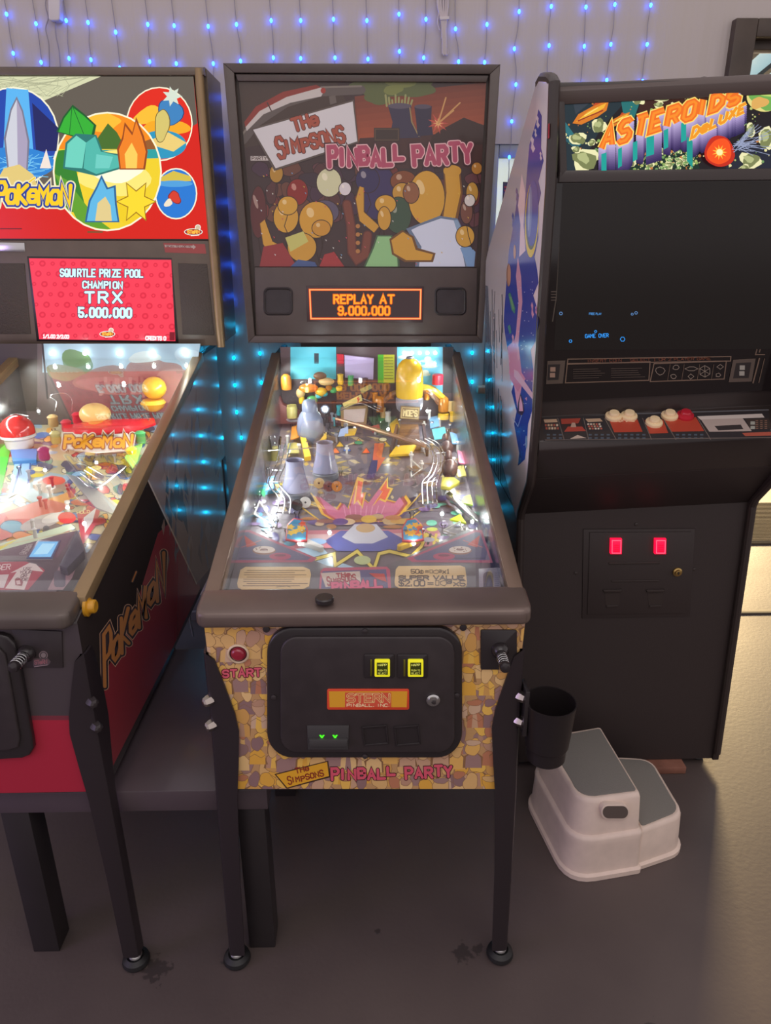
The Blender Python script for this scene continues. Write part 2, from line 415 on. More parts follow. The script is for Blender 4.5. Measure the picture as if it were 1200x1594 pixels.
for i in range(-5, 15):
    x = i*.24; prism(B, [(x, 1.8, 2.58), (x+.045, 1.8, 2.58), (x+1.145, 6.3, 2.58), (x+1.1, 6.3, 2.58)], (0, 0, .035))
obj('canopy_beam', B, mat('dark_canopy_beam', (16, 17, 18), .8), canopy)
B = NB(); box(B, (1.75, 2.2, 0), (2.9, 2.78, .012), .004)
for i in range(28): box(B, (1.77, 2.215+i*.02, .012), (2.88, 2.225+i*.02, .016))
thing(obj('doormat', B, mat('grey_ribbed_mat', (112, 102, 86), .95, bump=.6, bscale=220)), 'grey ribbed doormat on the sunlit floor beyond the doorway', 'mat')
B = NB(); pl = Plane((0, WY-.006, 0), (0, -1, 0)); slab(B, Plane((0, WY+.028, 0), (0, -1, 0)), [(783, 283), (800, 284), (799, 318), (782, 316)], 0, .002)
nc = root('notice_card', 'small dark notice card with red lines stuck to the bright window pane', 'notice', tuple(Plane((0, WY+.028, 0), (0, -1, 0)).at(791, 300)))
obj('card', B, mat('dark_card', (74, 66, 84), .5), nc)
a = Art(Plane((0, WY+.028, 0), (0, -1, 0)), lift=.0026)
for i in range(5): a.rect(785, 290+i*5.2, 798, 292.5+i*5.2, (196, 60, 66))
a.build('printed_lines', M_art, nc)

# ------------------------------------------------------------------ pinball machine shell
H = .2825
def yF(z): return 1.12-(z-1.158)*.0386
NF = V((0, -1, -.0386)).normalized()
P_HEAD = Plane((0, 1.12, 1.158), NF)             # front of both backboxes
GA = math.atan2(.2445, 1)
P_GLASS = Plane((0, .05, .862), (0, -.2445, 1))
P_FIELD = Plane((0, 0, .79), (0, -.115, 1))
P_APRON = Plane((0, 0, .822), (0, -.115, 1))
def zf(y): return .79+.115*y
def zg(y): return .862+.2445*(y-.05)

def make_leg(xc, s, parent, bolt=None):
    """bent steel angle leg on the front corner: s=-1 left, +1 right"""
    B = NB(); rings = []
    for z, w, wi, sp in ((.768, .006, .034, 0), (.755, .02, .04, 0), (.70, .034, .05, 0), (.64, .048, .056, 0), (.60, .053, .056, .0005), (.52, .048, .040, .002), (.45, .043, .028, .004), (.25, .037, .029, .007), (.03, .034, .030, .0095)):
        ox, oy = H+.006+sp, -.006-sp; r = .009; t = .004; ring = []
        for (px, py) in ((ox-w, oy), (ox-r, oy), (ox-r*.3, oy+r*.3), (ox, oy+r), (ox, oy+wi), (ox-t, oy+wi), (ox-t, oy+r+t), (ox-r-t*.3, oy+t), (ox-w, oy+t)):
            ring.append(B.verts.new((xc+s*px, py, z)))
        rings.append(ring)
    for a, b in zip(rings, rings[1:]):
        for i in range(len(a)): B.faces.new((a[i], a[(i+1) % len(a)], b[(i+1) % len(a)], b[i]))
    B.faces.new(rings[0]); B.faces.new(rings[-1])
    leg = obj('leg', B, M_leg, parent)
    fx, fy = xc+s*(H+.006+.0095-.014), -.0155+.014
    B = NB(); lathe(B, [(.012, 0), (.026, 0), (.029, .006), (.027, .014), (.018, .02), (.0165, .016), (.002, .015)], (fx, fy, .001), n=28); obj('foot', B, M_blackrub, leg)
    B = NB(); lathe(B, [(.015, .014), (.014, .024), (.008, .031), (.0055, .034), (.0055, .07), (0, .07)], (fx, fy, .001), n=20); obj('leveler', B, M_steel, leg)
    for z in (.668, .614):
        B = NB(); ax = V((s, -1, 0)).normalized(); c = V((xc+s*(H+.003), -.003, z))
        lathe(B, [(.0105, -.004), (.0105, .004), (.009, .008), (.0085, .011), (.004, .0135), (0, .014)], c, ax, n=6); obj('leg_bolt', B, bolt or M_bolt, leg, sharp=20)
    return leg

def make_rear_leg(xc, s, parent):
    B = NB(); x = xc+s*(H+.004); y = 1.33
    box(B, (min(x-s*.045, x), y-.004, .02), (max(x-s*.045, x), y, .74), .001); box(B, (min(x-s*.004, x), y-.045, .02), (max(x-s*.004, x), y, .74), .001)
    leg = obj('leg', B, M_leg, parent)
    B = NB(); lathe(B, [(.02, 0), (.028, .004), (.024, .014), (.008, .02)], (x-s*.015, y-.015, .001)); obj('foot', B, M_blackrub, leg)

def pinball_shell(xc, label, front_mat, side_mat, head_mat, rail_mat, lock_mat, bolt=None, ext=.011):
    R = root('pinball_machine', label, 'pinball machine', (xc, .66, 0))
    prof = [(.0, .459), (.0, .832), (.05, .846), (1.12, 1.122), (1.34, 1.122), (1.34, .459)]
    B = NB()
    for s in (-1, 1):
        x = xc+s*H; prism(B, [(x, y, z) for y, z in prof], (-s*.018, 0, 0), .001)
    box(B, (xc-H+.018, 0, .459), (xc+H-.018, .018, .83)); box(B, (xc-H+.018, 1.322, .459), (xc+H-.018, 1.34, 1.1)); box(B, (xc-H+.018, .018, .459), (xc+H-.018, 1.322, .472))
    cab = obj('cabinet', B, side_mat, R)
    for s in (-1, 1):
        B = NB(); x0, x1 = sorted((xc+s*(H+.006), xc+s*(H-.022)))
        prism(B, [(x0, .035, .862), (x1, .035, .862), (x1, .035, .836), (x1-(.024 if s < 0 else 0), .035, .836) if False else (x1, .035, .836), (x0, .035, .836)], (0, 1.085, .268), .003)
        obj('side_rail', B, rail_mat, R)
        B = NB(); xi = xc+s*(H-.0195); prism(B, [(xi, .06, zf(.06)-.02), (xi, 1.10, zf(1.1)-.02), (xi, 1.10, zg(1.1)-.008), (xi, .06, zg(.06)-.008)], (-s*.0012, 0, 0))
        obj('side_blade', B, M_blade, R)
    # lockdown bar with rounded nose and corners
    B = NB(); t = NB()
    pts = [(-H-ext, .058), (-H-ext, .0), (-H-ext+.003, -.014), (-H-ext+.015, -.021), (H+ext-.015, -.021), (H+ext-.003, -.014), (H+ext, .0), (H+ext, .058)]
    prism(B, [(xc+p[0], p[1], .8255) for p in pts], (0, 0, .031), .009, 4)
    for v in B.verts:
        if v.co.z > .845: v.co.z += (v.co.y+.02)*.13
    lb = obj('lockdown_bar', B, lock_mat, R, sharp=50)
    B = NB(); q = [(xc-H+.022, .062, .861), (xc+H-.022, .062, .861), (xc+H-.022, 1.105, zg(1.105)), (xc-H+.022, 1.105, zg(1.105))]
    prism(B, q, (0, -.001, .003)); obj('playfield_glass', B, M_glass, R)
    # playfield deck and rear panel
    B = NB(); prism(B, [(xc-H+.021, .06, zf(.06)-.014), (xc+H-.021, .06, zf(.06)-.014), (xc+H-.021, 1.10, zf(1.10)-.014), (xc-H+.021, 1.10, zf(1.10)-.014)], (0, 0, .0138))
    field = obj('playfield', B, mat('playfield_board', (120, 104, 92), .4), R)
    B = NB(); box(B, (xc-H+.021, 1.09, zf(1.09)), (xc+H-.021, 1.098, zg(1.09)-.012)); obj('rear_panel', B, M_black, R)
    for s in (-1, 1): make_leg(xc, s, R, bolt)
    for s in (-1, 1): make_rear_leg(xc, s, R)
    # added hidden fill lights under the rails, to brighten the playfield evenly
    for s in (-1, 1):
        o = area('rail_fill_light', (xc+s*(H-.03), .74, zg(.74)-.022), (xc+s*.05, .74, zf(.74)), .62, .012, 1.7, (.95, 1, .98)); o.rotation_euler = (0, 0, 0)
        t_ = V((0, 1, .2445)).normalized(); d = V((-s*.75, 0, -1)); d = (d-t_*t_.dot(d)).normalized(); M_ = Matrix((t_, (-d).cross(t_), -d)).transposed(); o.rotation_euler = M_.to_euler()
    # head
    wb, wt = .3545, .3665
    B = NB(); d = .02
    v = [(xc-wb, yF(1.158)+d, 1.158), (xc+wb, yF(1.158)+d, 1.158), (xc+wt, yF(1.883)+d, 1.883), (xc-wt, yF(1.883)+d, 1.883)]
    w = [(xc-wb, 1.33, 1.158), (xc+wb, 1.33, 1.158), (xc+wt, 1.31, 1.883), (xc-wt, 1.31, 1.883)]
    t = NB(); a = [t.verts.new(p) for p in v]; b = [t.verts.new(p) for p in w]
    t.faces.new(a); t.faces.new(b[::-1])
    for i in range(4): t.faces.new((a[i], b[i], b[(i+1) % 4], a[(i+1) % 4]))
    bmesh.ops.recalc_face_normals(t, faces=t.faces); bmesh.ops.bevel(t, geom=t.edges[:], offset=.004, segments=2, affect='EDGES'); merge(B, t)
    box(B, (xc-.2, 1.14, 1.10), (xc+.2, 1.3, 1.16))
    hd = obj('backbox', B, head_mat, R)
    return R, cab, field, hd

def head_quad(xc, x0, x1, z0, z1, d=0):
    """corners on the head's front for half-width fractions x0..x1 and heights"""
    w = lambda z: .3545+(z-1.158)/.725*.012
    return [V((xc+x0*w(z0), yF(z0)+d, z0)), V((xc+x1*w(z0), yF(z0)+d, z0)), V((xc+x1*w(z1), yF(z1)+d, z1)), V((xc+x0*w(z1), yF(z1)+d, z1))]

# ------------------------------------------------------------------ the yellow pinball machine in the middle
KR = 1.15          # room-lit prints: pixel colour to ink
R1, cab1, field1, head1 = pinball_shell(0, 'yellow-fronted pinball machine in the middle with dark unlit backglass and orange dot display', None, M_black, M_head, M_rail, M_lockbar)
P_FRONT = Plane((0, 0, 0), (0, -1, 0))

# head: frame, translite, speaker panel, dot display
B = NB()
def ring(B, pl, outer, inner, d0, d1, bev=.002):
    n = len(outer)
    for i in range(n):
        a, b, c, d = outer[i], outer[(i+1) % n], inner[(i+1) % n], inner[i]
        slab(B, pl, [a, b, c, d], d0, d1, bev, 2, True)
outer = [(347, 98), (779, 100), (751, 534), (386, 534)]; inner = [(364, 113), (763, 115), (743, 523), (396, 523)]
ring(B, P_HEAD, outer, inner, -.022, .006)
obj('head_frame', B, M_head, head1)
B = NB(); slab(B, P_HEAD, [(366, 115), (761, 117), (757, 128), (370, 126)], -.02, -.001, .002); obj('head_channel', B, M_head, head1)
P_BG = P_HEAD.off(-.012)
bgq = [(371, 121), (757, 124), (741, 416), (396, 415)]
B = NB(); slab(B, P_BG, bgq, -.006, 0); bgo = obj('backglass', B, M_blackgloss, head1)
a = Art(P_BG, KR, clip=bgq)
a.poly(bgq, (66, 50, 48))
a.poly([(371, 121), (520, 121), (560, 200), (378, 230)], (72, 58, 50))
# evening sky, smoke, hill
for i in range(10):
    t = i/9; a.poly([(552, 150+i*10), (757, 128+i*10), (757, 260), (552, 260)], lerp((118, 62, 46), (176, 88, 56), t))
a.poly([(560, 215), (757, 205), (757, 262), (548, 262)], (74, 50, 46))
for x, y, rx, ry in ((600, 140, 34, 14), (632, 128, 40, 13), (588, 154, 20, 9), (650, 140, 26, 12), (565, 132, 20, 8)): a.blob(x, y, rx, ry, (92, 100, 60), .2)
for x, y, rx, ry in ((625, 128, 22, 9), (612, 140, 16, 7)): a.blob(x, y, rx, ry, (122, 128, 70), .2)
a.poly([(672, 212), (690, 200), (722, 183), (745, 192), (757, 196), (757, 225), (670, 228)], (62, 46, 42))
for i in range(9): a.line([(602+i*4.6, 165), (600+i*5.2, 148+(i % 3)*4)], 3, (150, 150, 96))
# cooling towers of a power station
a.poly([(604, 165), (640, 163), (640, 185), (655, 214), (606, 216), (611, 190)], (62, 56, 74)); a.ell(622, 165, 18, 4.5, (92, 84, 96)); a.line([(638, 168), (641, 190), (652, 212)], 2, (150, 128, 84))
a.poly([(645, 166), (672, 165), (671, 188), (674, 210), (650, 212), (648, 190)], (56, 50, 66)); a.ell(658, 166, 13, 3.6, (86, 78, 90))
a.star(682, 192, 6, 17, 9, (190, 84, 70)); a.star(682, 192, 3, 9, 8, (226, 170, 110))
for p in ((694, 152), (706, 172), (716, 160)): a.line([(682, 192), p], 2.2, (200, 150, 92))
a.rect(582, 199, 622, 220, (64, 52, 46)); a.line([(584, 201), (620, 201), (620, 218), (584, 218)], 1.4, (96, 76, 60), True)
# monorail on its beam
for (p, q, w, c) in (((378, 214), (560, 138), 14, (96, 86, 80)), ((378, 206), (560, 131), 3, (130, 120, 108))): a.line([(378, 218), (400, 190), (445, 160), (500, 143), (562, 140)] if w > 5 else [(378, 208), (400, 181), (445, 152), (500, 136), (562, 134)], w, c)
a.poly([(380, 190), (398, 166), (440, 143), (492, 132), (505, 140), (500, 150), (452, 160), (410, 178), (384, 204)], (196, 188, 180))
a.poly([(380, 190), (398, 166), (440, 143), (492, 132), (500, 136), (446, 151), (404, 173), (382, 198)], (138, 58, 48)); a.ell(503, 141, 4, 4.5, (160, 60, 50)); a.line([(416, 160), (422, 172)], 2, (80, 60, 54))
a.poly([(512, 150), (522, 148), (524, 160), (514, 163)], (104, 94, 86))
# crowd of plain party balloons and hats in the poster's colours
def balloon(a, x, y, rx, ry, c, edge=(58, 40, 34), rot=0, string=True):
    if string: a.line([(x, y+ry), (x+rnd.uniform(-6, 6), y+ry+18), (x+rnd.uniform(-10, 10), y+ry+40)], 1.2, edge)
    a.ell(x, y, rx+1.2, ry+1.2, edge, rot); a.ell(x, y, rx, ry, c, rot); a.ell(x-rx*.35, y-ry*.4, rx*.22, ry*.28, lerp(c, (255, 246, 220), .45), rot-.3)
a.rect(390, 243, 418, 250, (196, 186, 176)); a.text('PARTY', (392, 249), (415, 249), 5, 1, (80, 64, 60))
for i in range(70):
    x, y = rnd.uniform(388, 745), rnd.uniform(262, 345)
    a.blob(x, y, rnd.uniform(8, 17), rnd.uniform(9, 19), rnd.choice([(84, 52, 50), (96, 58, 60), (72, 50, 62), (104, 66, 52), (62, 48, 54), (110, 52, 46)]), .2, (56, 38, 38))
for x, y, rx, ry, c in ((402, 330, 12, 40, (92, 46, 44)), (463, 299, 16, 20, (134, 42, 36)), (430, 270, 10, 14, (176, 132, 50)), (512, 284, 19, 22, (206, 204, 160)), (505, 330, 22, 18, (92, 82, 100)), (537, 294, 9, 10, (214, 206, 204)),
                       (588, 298, 28, 44, (62, 52, 88)), (572, 280, 18, 20, (58, 50, 84)), (628, 282, 20, 16, (126, 72, 42)), (626, 300, 15, 15, (190, 142, 56)), (620, 335, 20, 28, (62, 82, 62)), (735, 300, 9, 16, (186, 140, 56)), (742, 262, 8, 9, (176, 120, 50))):
    balloon(a, x, y, rx, ry, c)
for pts in ([(405, 348), (412, 342), (424, 376), (440, 384), (446, 402), (424, 402), (410, 380)], [(560, 290), (566, 292), (566, 330), (590, 352), (582, 362), (560, 344), (554, 310)]): a.poly([(x+(1 if x > 560 else -1), y) for x, y in pts], (120, 80, 40)); a.poly(pts, (200, 148, 54))
for x, y, rx, ry, c in ((445, 338, 19, 24, (204, 152, 54)), (448, 320, 15, 14, (206, 156, 56)), (492, 342, 26, 28, (206, 152, 52)), (500, 355, 14, 12, (196, 140, 50)), (470, 385, 22, 22, (200, 148, 54)), (600, 318, 16, 14, (204, 152, 54)), (598, 340, 10, 18, (200, 148, 54))):
    balloon(a, x, y, rx, ry, c)
a.poly([(404, 415), (410, 384), (440, 378), (462, 415)], (142, 52, 52)); a.poly([(497, 415), (505, 396), (520, 392), (536, 415)], (156, 54, 54)); a.poly([(452, 415), (464, 404), (490, 408), (494, 415)], (70, 88, 130)); a.poly([(444, 370), (472, 360), (480, 376), (452, 392)], (196, 190, 104))
a.line([(540, 318), (546, 350), (548, 392), (556, 404), (568, 396), (572, 366)], 15, (96, 52, 44)); a.line([(540, 318), (546, 350), (548, 392), (556, 404), (568, 396), (572, 366)], 11, (120, 66, 50))
for i in range(4): a.ell(557, 352+i*13, 3.4, 3.4, (176, 120, 66))
a.poly([(566, 415), (580, 384), (586, 366), (610, 366), (620, 384), (622, 415)], (70, 96, 66)); a.poly([(569, 415), (582, 386), (588, 368), (608, 368), (617, 384), (619, 415)], (142, 190, 128))
# big yellow and white shapes at the right
a.poly([(690, 262), (716, 262), (720, 300), (712, 345), (686, 350), (692, 300)], (120, 80, 40)); a.poly([(692, 264), (714, 264), (717, 300), (708, 342), (689, 346), (695, 300)], (204, 152, 54)); a.ell(704, 266, 14, 9, (202, 150, 54))
balloon(a, 664, 308, 28, 42, (206, 154, 54), string=False); balloon(a, 640, 300, 12, 16, (140, 90, 58), string=False)
a.poly([(632, 356), (648, 350), (684, 336), (712, 340), (728, 372), (736, 415), (646, 415), (650, 384)], (104, 120, 140)); a.poly([(640, 358), (652, 352), (686, 340), (706, 343), (716, 374), (724, 415), (652, 415), (656, 384)], (206, 212, 224)); a.poly([(706, 343), (712, 342), (727, 374), (734, 415), (726, 415), (716, 374)], (136, 160, 184))
a.poly([(606, 372), (626, 358), (644, 368), (650, 386), (678, 394), (674, 408), (630, 408), (610, 396)], (110, 74, 40)); a.poly([(609, 374), (627, 361), (641, 370), (647, 389), (674, 396), (671, 405), (632, 405), (613, 394)], (204, 152, 54))
balloon(a, 724, 368, 14, 16, (206, 156, 62), string=False); a.poly([(716, 386), (732, 384), (740, 392), (738, 415), (728, 415)], (122, 156, 192)); balloon(a, 726, 330, 9, 18, (120, 78, 62)); balloon(a, 731, 312, 8, 9, (214, 206, 196), string=False)
for i in range(60): a.poly([(x, y) for x, y in [(lambda X, Y: (X, Y))(rnd.uniform(395, 738), rnd.uniform(268, 410))] for x, y in ((x, y), (x+2.6, y+.8), (x+2, y+3))], rnd.choice([(210, 170, 70), (196, 80, 90), (120, 160, 190), (214, 210, 200)]))
# title panel and title
a.poly([(391, 200), (551, 155), (558, 222), (427, 266)], (92, 80, 72)); a.poly([(394, 202), (549, 158), (556, 220), (429, 262)], (208, 204, 202))
def logo(a, T0, T1, Th, S0, S1, Sh, c, e, w):
    a.text('THe', T0, T1, Th, w*1.35, e, jit=.1, seed=3, sp=.6); a.text('THe', T0, T1, Th, w*.95, c, jit=.1, seed=3, sp=.6)
    hs = [1.45, .82, .85, .85, .95, .9, .95, 1.1]; dy = [-1, .6, .2, -.3, .2, .4, .3, .2]
    for ww, cc in ((w*1.4, e), (w*.98, c)): a.text('SIMPSONS', S0, S1, Sh, ww, cc, jit=.12, hs=hs, dy=dy, seed=5, sp=.7)
logo(a, (459, 204), (496, 193), 19, (434, 243), (537, 221), 22, (164, 82, 62), (74, 40, 34), 5)
def party(a, P0, P1, Q0, Q1, h, w, c, e1, e2=None, sp=1.0):
    for ww, cc in ((w*1.7, e2), (w*1.25, e1), (w*.85, c)):
        if cc is None: continue
        a.text('PINBALL', P0, P1, h, ww, cc, jit=.2, hs=[1.25, 1, 1, 1.05, 1, 1, .85], dy=[0, .6, .2, .3, -.4, -.3, 1.6], seed=9, sp=sp); a.text('PARTY', Q0, Q1, h, ww, cc, jit=.2, hs=[1.2, 1, 1.1, 1.1, 1.1], dy=[0, .3, .2, .8, 0], seed=4, sp=sp)
party(a, (513, 259), (627, 254), (645, 257), (734, 252), 24, 8.4, (172, 76, 98), (226, 180, 178), (70, 44, 46))
a.build('translite_print', M_artgloss, bgo)

# speaker panel
B = NB(); spq = [(396, 416), (743, 417), (741, 522), (398, 522)]
slab(B, P_HEAD, spq, -.014, -.004, .002); sp = obj('speaker_panel', B, M_head, head1)
for x0, x1 in ((410, 456), (676, 726)):
    B = NB(); o = rrect(x0, 447, x1, 491, 9); i_ = rrect(x0+4, 451, x1-4, 487, 6); P = P_HEAD.off(-.004)
    t = NB(); n = len(o); r0 = [t.verts.new(P.at(*p, 0)) for p in o]; r1 = [t.verts.new(P.at(*lerp(o[j], i_[j], .5), .004)) for j in range(n)]; r2 = [t.verts.new(P.at(*p, 0)) for p in i_]
    for j in range(n):
        k = (j+1) % n; t.faces.new((r0[j], r0[k], r1[k], r1[j])); t.faces.new((r1[j], r1[k], r2[k], r2[j]))
    merge(B, t); slab(B, P, i_, -.002, .0006); obj('speaker_grille', B, M_black, sp)
B = NB(); slab(B, P_HEAD, [(476, 445), (660, 446), (658, 502), (478, 501)], -.004, -.002, .001); dm = obj('dot_display', B, mat('smoked_display_window', (74, 58, 58), .25), sp)
a = Art(P_HEAD, lift=-.0018)
a.rect(484, 453, 653, 496, (58, 44, 46))
OR = (255, 120, 22)
a.line([(482, 451), (655, 451), (654, 496), (484, 496)], 3.4, (236, 78, 20), True); a.line([(482, 451), (655, 451), (654, 496), (484, 496)], 1.5, (255, 178, 110), True)
for w, c in ((4.6, (214, 84, 18)), (2.5, (255, 160, 40))):
    a.text('REPLAY', (520, 472), (580, 472), 12.5, w, c, sp=.8); a.text('AT', (592, 472), (613, 472), 12.5, w, c, sp=.8); a.text('9,000,000', (527, 490), (606, 490), 12.5, w, c, sp=.8)
a.build('dot_pixels', M_scr, dm)

# ---- front of the cabinet
fq = [(318, 971), (817, 967), (811, 1045), (785, 1228), (352, 1228), (330, 1050)]
# printed crowd: rows of plain rounded blobs in the art's colours
a = Art(P_FRONT, KR, clip=[(317.5, 971), (817.5, 967), (803, 1100), (787, 1228), (350, 1228), (333, 1100)])
a.poly([(317, 971), (818, 967), (803, 1100), (787, 1228), (350, 1228), (333, 1100)], (182, 142, 96))
pal = [(206, 166, 108), (214, 168, 92), (198, 150, 84), (190, 152, 122), (176, 136, 112), (150, 118, 112), (216, 180, 124), (212, 160, 66), (176, 116, 86), (196, 164, 136), (136, 106, 104), (220, 176, 84)]
E_ = (134, 98, 66)
a.mark()
for row in range(10):
    for i in range(22):
        a.cyc((row % 2)*2+i % 2, 4, 10)
        x = 312+i*24+(row % 2)*12+rnd.uniform(-7, 7); y = 968+row*28+rnd.uniform(-7, 7)
        c = rnd.choice(pal); c2 = rnd.choice(pal)
        a.poly([(x-13+rnd.uniform(-4, 4), y+32), (x-12+rnd.uniform(-4, 3), y+14), (x-5, y+9), (x+6, y+8), (x+13+rnd.uniform(-3, 4), y+15), (x+14+rnd.uniform(-4, 4), y+32)], E_)
        a.poly([(x-12.3, y+32), (x-11.2, y+15), (x-4.5, y+10), (x+5.5, y+9), (x+12.2, y+16), (x+13, y+32)], c2)
        if rnd.random() < .5: a.poly([(x-3, y+11), (x+3, y+11), (x+5, y+32), (x-5, y+32)], rnd.choice(pal))
        a.blob(x, y, rnd.uniform(8, 11.5), rnd.uniform(10, 14), c, .22, E_, .7, 18)
        if rnd.random() < .5: a.blob(x, y-7, 10, 5, rnd.choice(pal), .3, E_, .7, 14)
        if rnd.random() < .5: a.line([(x-14, y+22), (x-4, y+16), (x+6, y+22), (x+12, y+18)], .7, E_, cap=False)
a.done(4, 10)
a.poly([(427, 1205), (511, 1184), (514, 1210), (446, 1228)], (60, 40, 30)); a.poly([(430, 1206), (509, 1186), (512, 1208), (447, 1226)], (216, 160, 44))
logo(a, (461, 1204), (481, 1199), 8, (449, 1220), (504, 1208), 8.5, (140, 40, 36), (90, 24, 26), 1.3)
party(a, (517, 1214), (614, 1210), (632, 1212), (703, 1209), 14, 5.2, (206, 84, 102), (40, 24, 28))
for w, c in ((5.2, (92, 22, 36)), (3.0, (206, 90, 106))): a.text('START', (347, 1054), (406, 1052), 10.5, w, c, jit=.2, sp=.8, hs=[1, 1, 1.15, 1, 1.1])
ca = a.build('front_panel_print', M_art, cab1)
# flat-head screws of the front panel
for i, p in enumerate(((414.5, 979.5), (721, 977))):
    B = NB(); lathe(B, [(.0065, 0), (.006, .0015), (.003, .002), (0, .002)], P_FRONT.at(*p, .0025), (0, -1, 0)); obj('screw', B, M_black, cab1)
# coin door
B = NB(); slab(B, P_FRONT, rrect(415, 977, 720, 1181, 40, 8), .0, .011, .005, 3); cdoor = obj('coin_door', B, M_blackgloss, R1)
# keystone to the photo: narrower at the foot
for v in cdoor.data.vertices:
    pass
B = NB(); slab(B, P_FRONT, rrect(436, 992, 708, 1172, 26, 8), .009, .0165, .003, 3); obj('door_plate', B, M_black, cdoor)
PD = P_FRONT.off(.0165)
for x0 in (566, 618):
    B = NB(); slab(B, PD, rrect(x0, 1019, x0+48, 1056, 3), 0, .003, .0015); box_ = obj('coin_slot_plate', B, M_blackgloss, cdoor)
    B = NB(); slab(B, PD, [(x0+10, 1027), (x0+13, 1027), (x0+13, 1053), (x0+10, 1053)], .002, .0045, .0006); obj('coin_slot', B, M_steel if False else mat('worn_brass_slot', (120, 116, 40), .4, metal=.6), box_)
    x1 = x0+17
    B = NB(); slab(B, PD, rrect(x1, 1028, x1+24, 1054, 2), .001, .008, .001); btn = obj('reject_button', B, mat('lit_yellow_button', (200, 200, 30), .3, emit=(206, 196, 30), es=.75), box_)
    a = Art(PD.off(.008)); a.rect(x1+3.4, 1031.4, x1+20.6, 1050.6, (46, 48, 14)); a.text('HAPP', (x1+5.4, 1037), (x1+18.6, 1037), 3.4, .7, (200, 196, 100))
    a.text('PUSH TO', (x1+5.4, 1045), (x1+18.6, 1045), 2.6, .5, (180, 176, 80)); a.text('REJECT', (x1+5.4, 1049.6), (x1+18.6, 1049.6), 2.6, .5, (180, 176, 80)); a.build('button_print', M_scr, btn)
for x0 in (563, 613):
    B = NB(); o = rrect(x0, 1129, x0+42, 1162, 3); ring(B, PD, [o[0], o[7], o[14], o[21]], [(o[0][0]-2.5, o[0][1]+2.5), (o[7][0]-2.5, o[7][1]-2.5), (o[14][0]+2.5, o[14][1]-2.5), (o[21][0]+2.5, o[21][1]+2.5)], 0, .003, .0008)
    slab(B, PD, [(x0+3, 1133), (x0+39, 1133), (x0+39, 1158), (x0+3, 1158)], -.001, .0006); obj('coin_return', B, M_blackgloss, cdoor)
B = NB(); slab(B, PD, [(478, 1130), (543, 1130), (542, 1167), (479, 1167)], 0, .0022, .001); slab(B, PD, [(481, 1152), (541, 1152), (541, 1163), (481, 1163)], .001, .009, .002); bill = obj('bill_slot', B, mat('dark_grey_plastic', (66, 64, 64), .45), cdoor)
B = NB()
for x in (501, 521.5): slab(B, PD, [(x-4, 1144.5), (x-1.4, 1144.5), (x, 1147), (x+1.4, 1144.5), (x+4, 1144.5), (x, 1150.5)], .002, .003)
obj('arrow_light', B, mat('green_arrow_light', (60, 230, 30), .4, emit=(70, 255, 30), es=1.3), bill)
B = NB(); slab(B, PD, rrect(509, 1073, 637, 1105, 3), 0, .002, .0008); plq = obj('maker_plate', B, mat('red_plate_rim', (196, 66, 40), .4, k=1.3), cdoor)
a = Art(PD.off(.002), KR); a.poly([(512, 1076), (634, 1076), (633, 1101), (513, 1101)], (216, 156, 44)); a.rect(537, 1078, 609, 1095, (206, 84, 60)); 
a.text('STERN', (541, 1092.5), (606, 1092.5), 12, 3.4, (228, 196, 130)); a.text('STERN', (541, 1092.5), (606, 1092.5), 12, 1.5, (206, 84, 60), cap=False); a.rect(537, 1095, 609, 1101, (206, 84, 60)); a.text('PINBALL, INC.', (540, 1100), (607, 1100), 4.2, 1.1, (236, 206, 160)); a.build('maker_print', M_art, plq)
B = NB(); c = PD.at(674, 1089); lathe(B, [(.0125, 0), (.0125, .003), (.0095, .0045), (.0095, .007), (.004, .0075), (.004, .005), (0, .005)], c, (0, -1, 0)); lk = obj('door_lock', B, M_steel, cdoor)
B = NB(); box(B, (c.x-.0015, c.y-.0095, c.z-.004), (c.x+.0045, c.y-.005, c.z+.004), .0008); obj('key_slot', B, M_black, lk)
for p in ((568, 982), (426, 1085), (711, 1082), (568, 1177)):
    B = NB(); lathe(B, [(.005, 0), (.005, .002), (.002, .003), (0, .003)], P_FRONT.at(*p, .011), (0, -1, 0), 14); obj('carriage_bolt', B, M_black, cdoor)
# start button, plunger plate and ball shooter
c = P_FRONT.at(371, 1017, .0003)
B = NB(); lathe(B, [(.0195, 0), (.0195, .003), (.017, .0045), (.0155, .003), (.0155, .001)], c, (0, -1, 0), 32); sb = obj('start_button', B, mat('pale_button_ring', (214, 190, 160), .4), R1)
B = NB(); lathe(B, [(.0152, .0005), (.0152, .0015), (.0122, .002), (.0118, .006), (.009, .0085), (0, .0095)], c, (0, -1, 0), 32); obj('button_cap', B, mat('red_button_cap', (150, 34, 52), .28, coat=.3), sb)
B = NB(); lathe(B, [(.0154, .0002), (.0154, .002), (.0121, .0016)], c, (0, -1, 0), 32); obj('button_well', B, mat('dark_maroon_well', (60, 22, 34), .4), sb)
B = NB(); slab(B, P_FRONT, rrect(748, 981, 805, 1043, 3), 0, .0035, .0015); pp = obj('plunger_plate', B, M_blackgloss, R1)
c = P_FRONT.at(778, 1012, .0035)
B = NB(); lathe(B, [(.016, 0), (.015, .006), (.010, .012), (.010, .022), (.0085, .024)], c, (0, -1, -.12)); obj('shooter_housing', B, M_blackgloss, pp)
B = NB(); ax = V((0, -1, -.02)).normalized(); u, w, _ = basis(ax); tube(B, [c+ax*(.016+.0005*i)+(u*math.cos(i*.5)+w*math.sin(i*.5))*.0085 for i in range(76)], .0011, 6, 1); obj('shooter_spring', B, M_steel, pp)
B = NB(); lathe(B, [(.004, 0), (.004, .042), (.007, .043), (.0095, .047), (.0105, .053), (.008, .059), (0, .061)], c, ax, 20); obj('shooter_knob', B, M_blackgloss, pp)
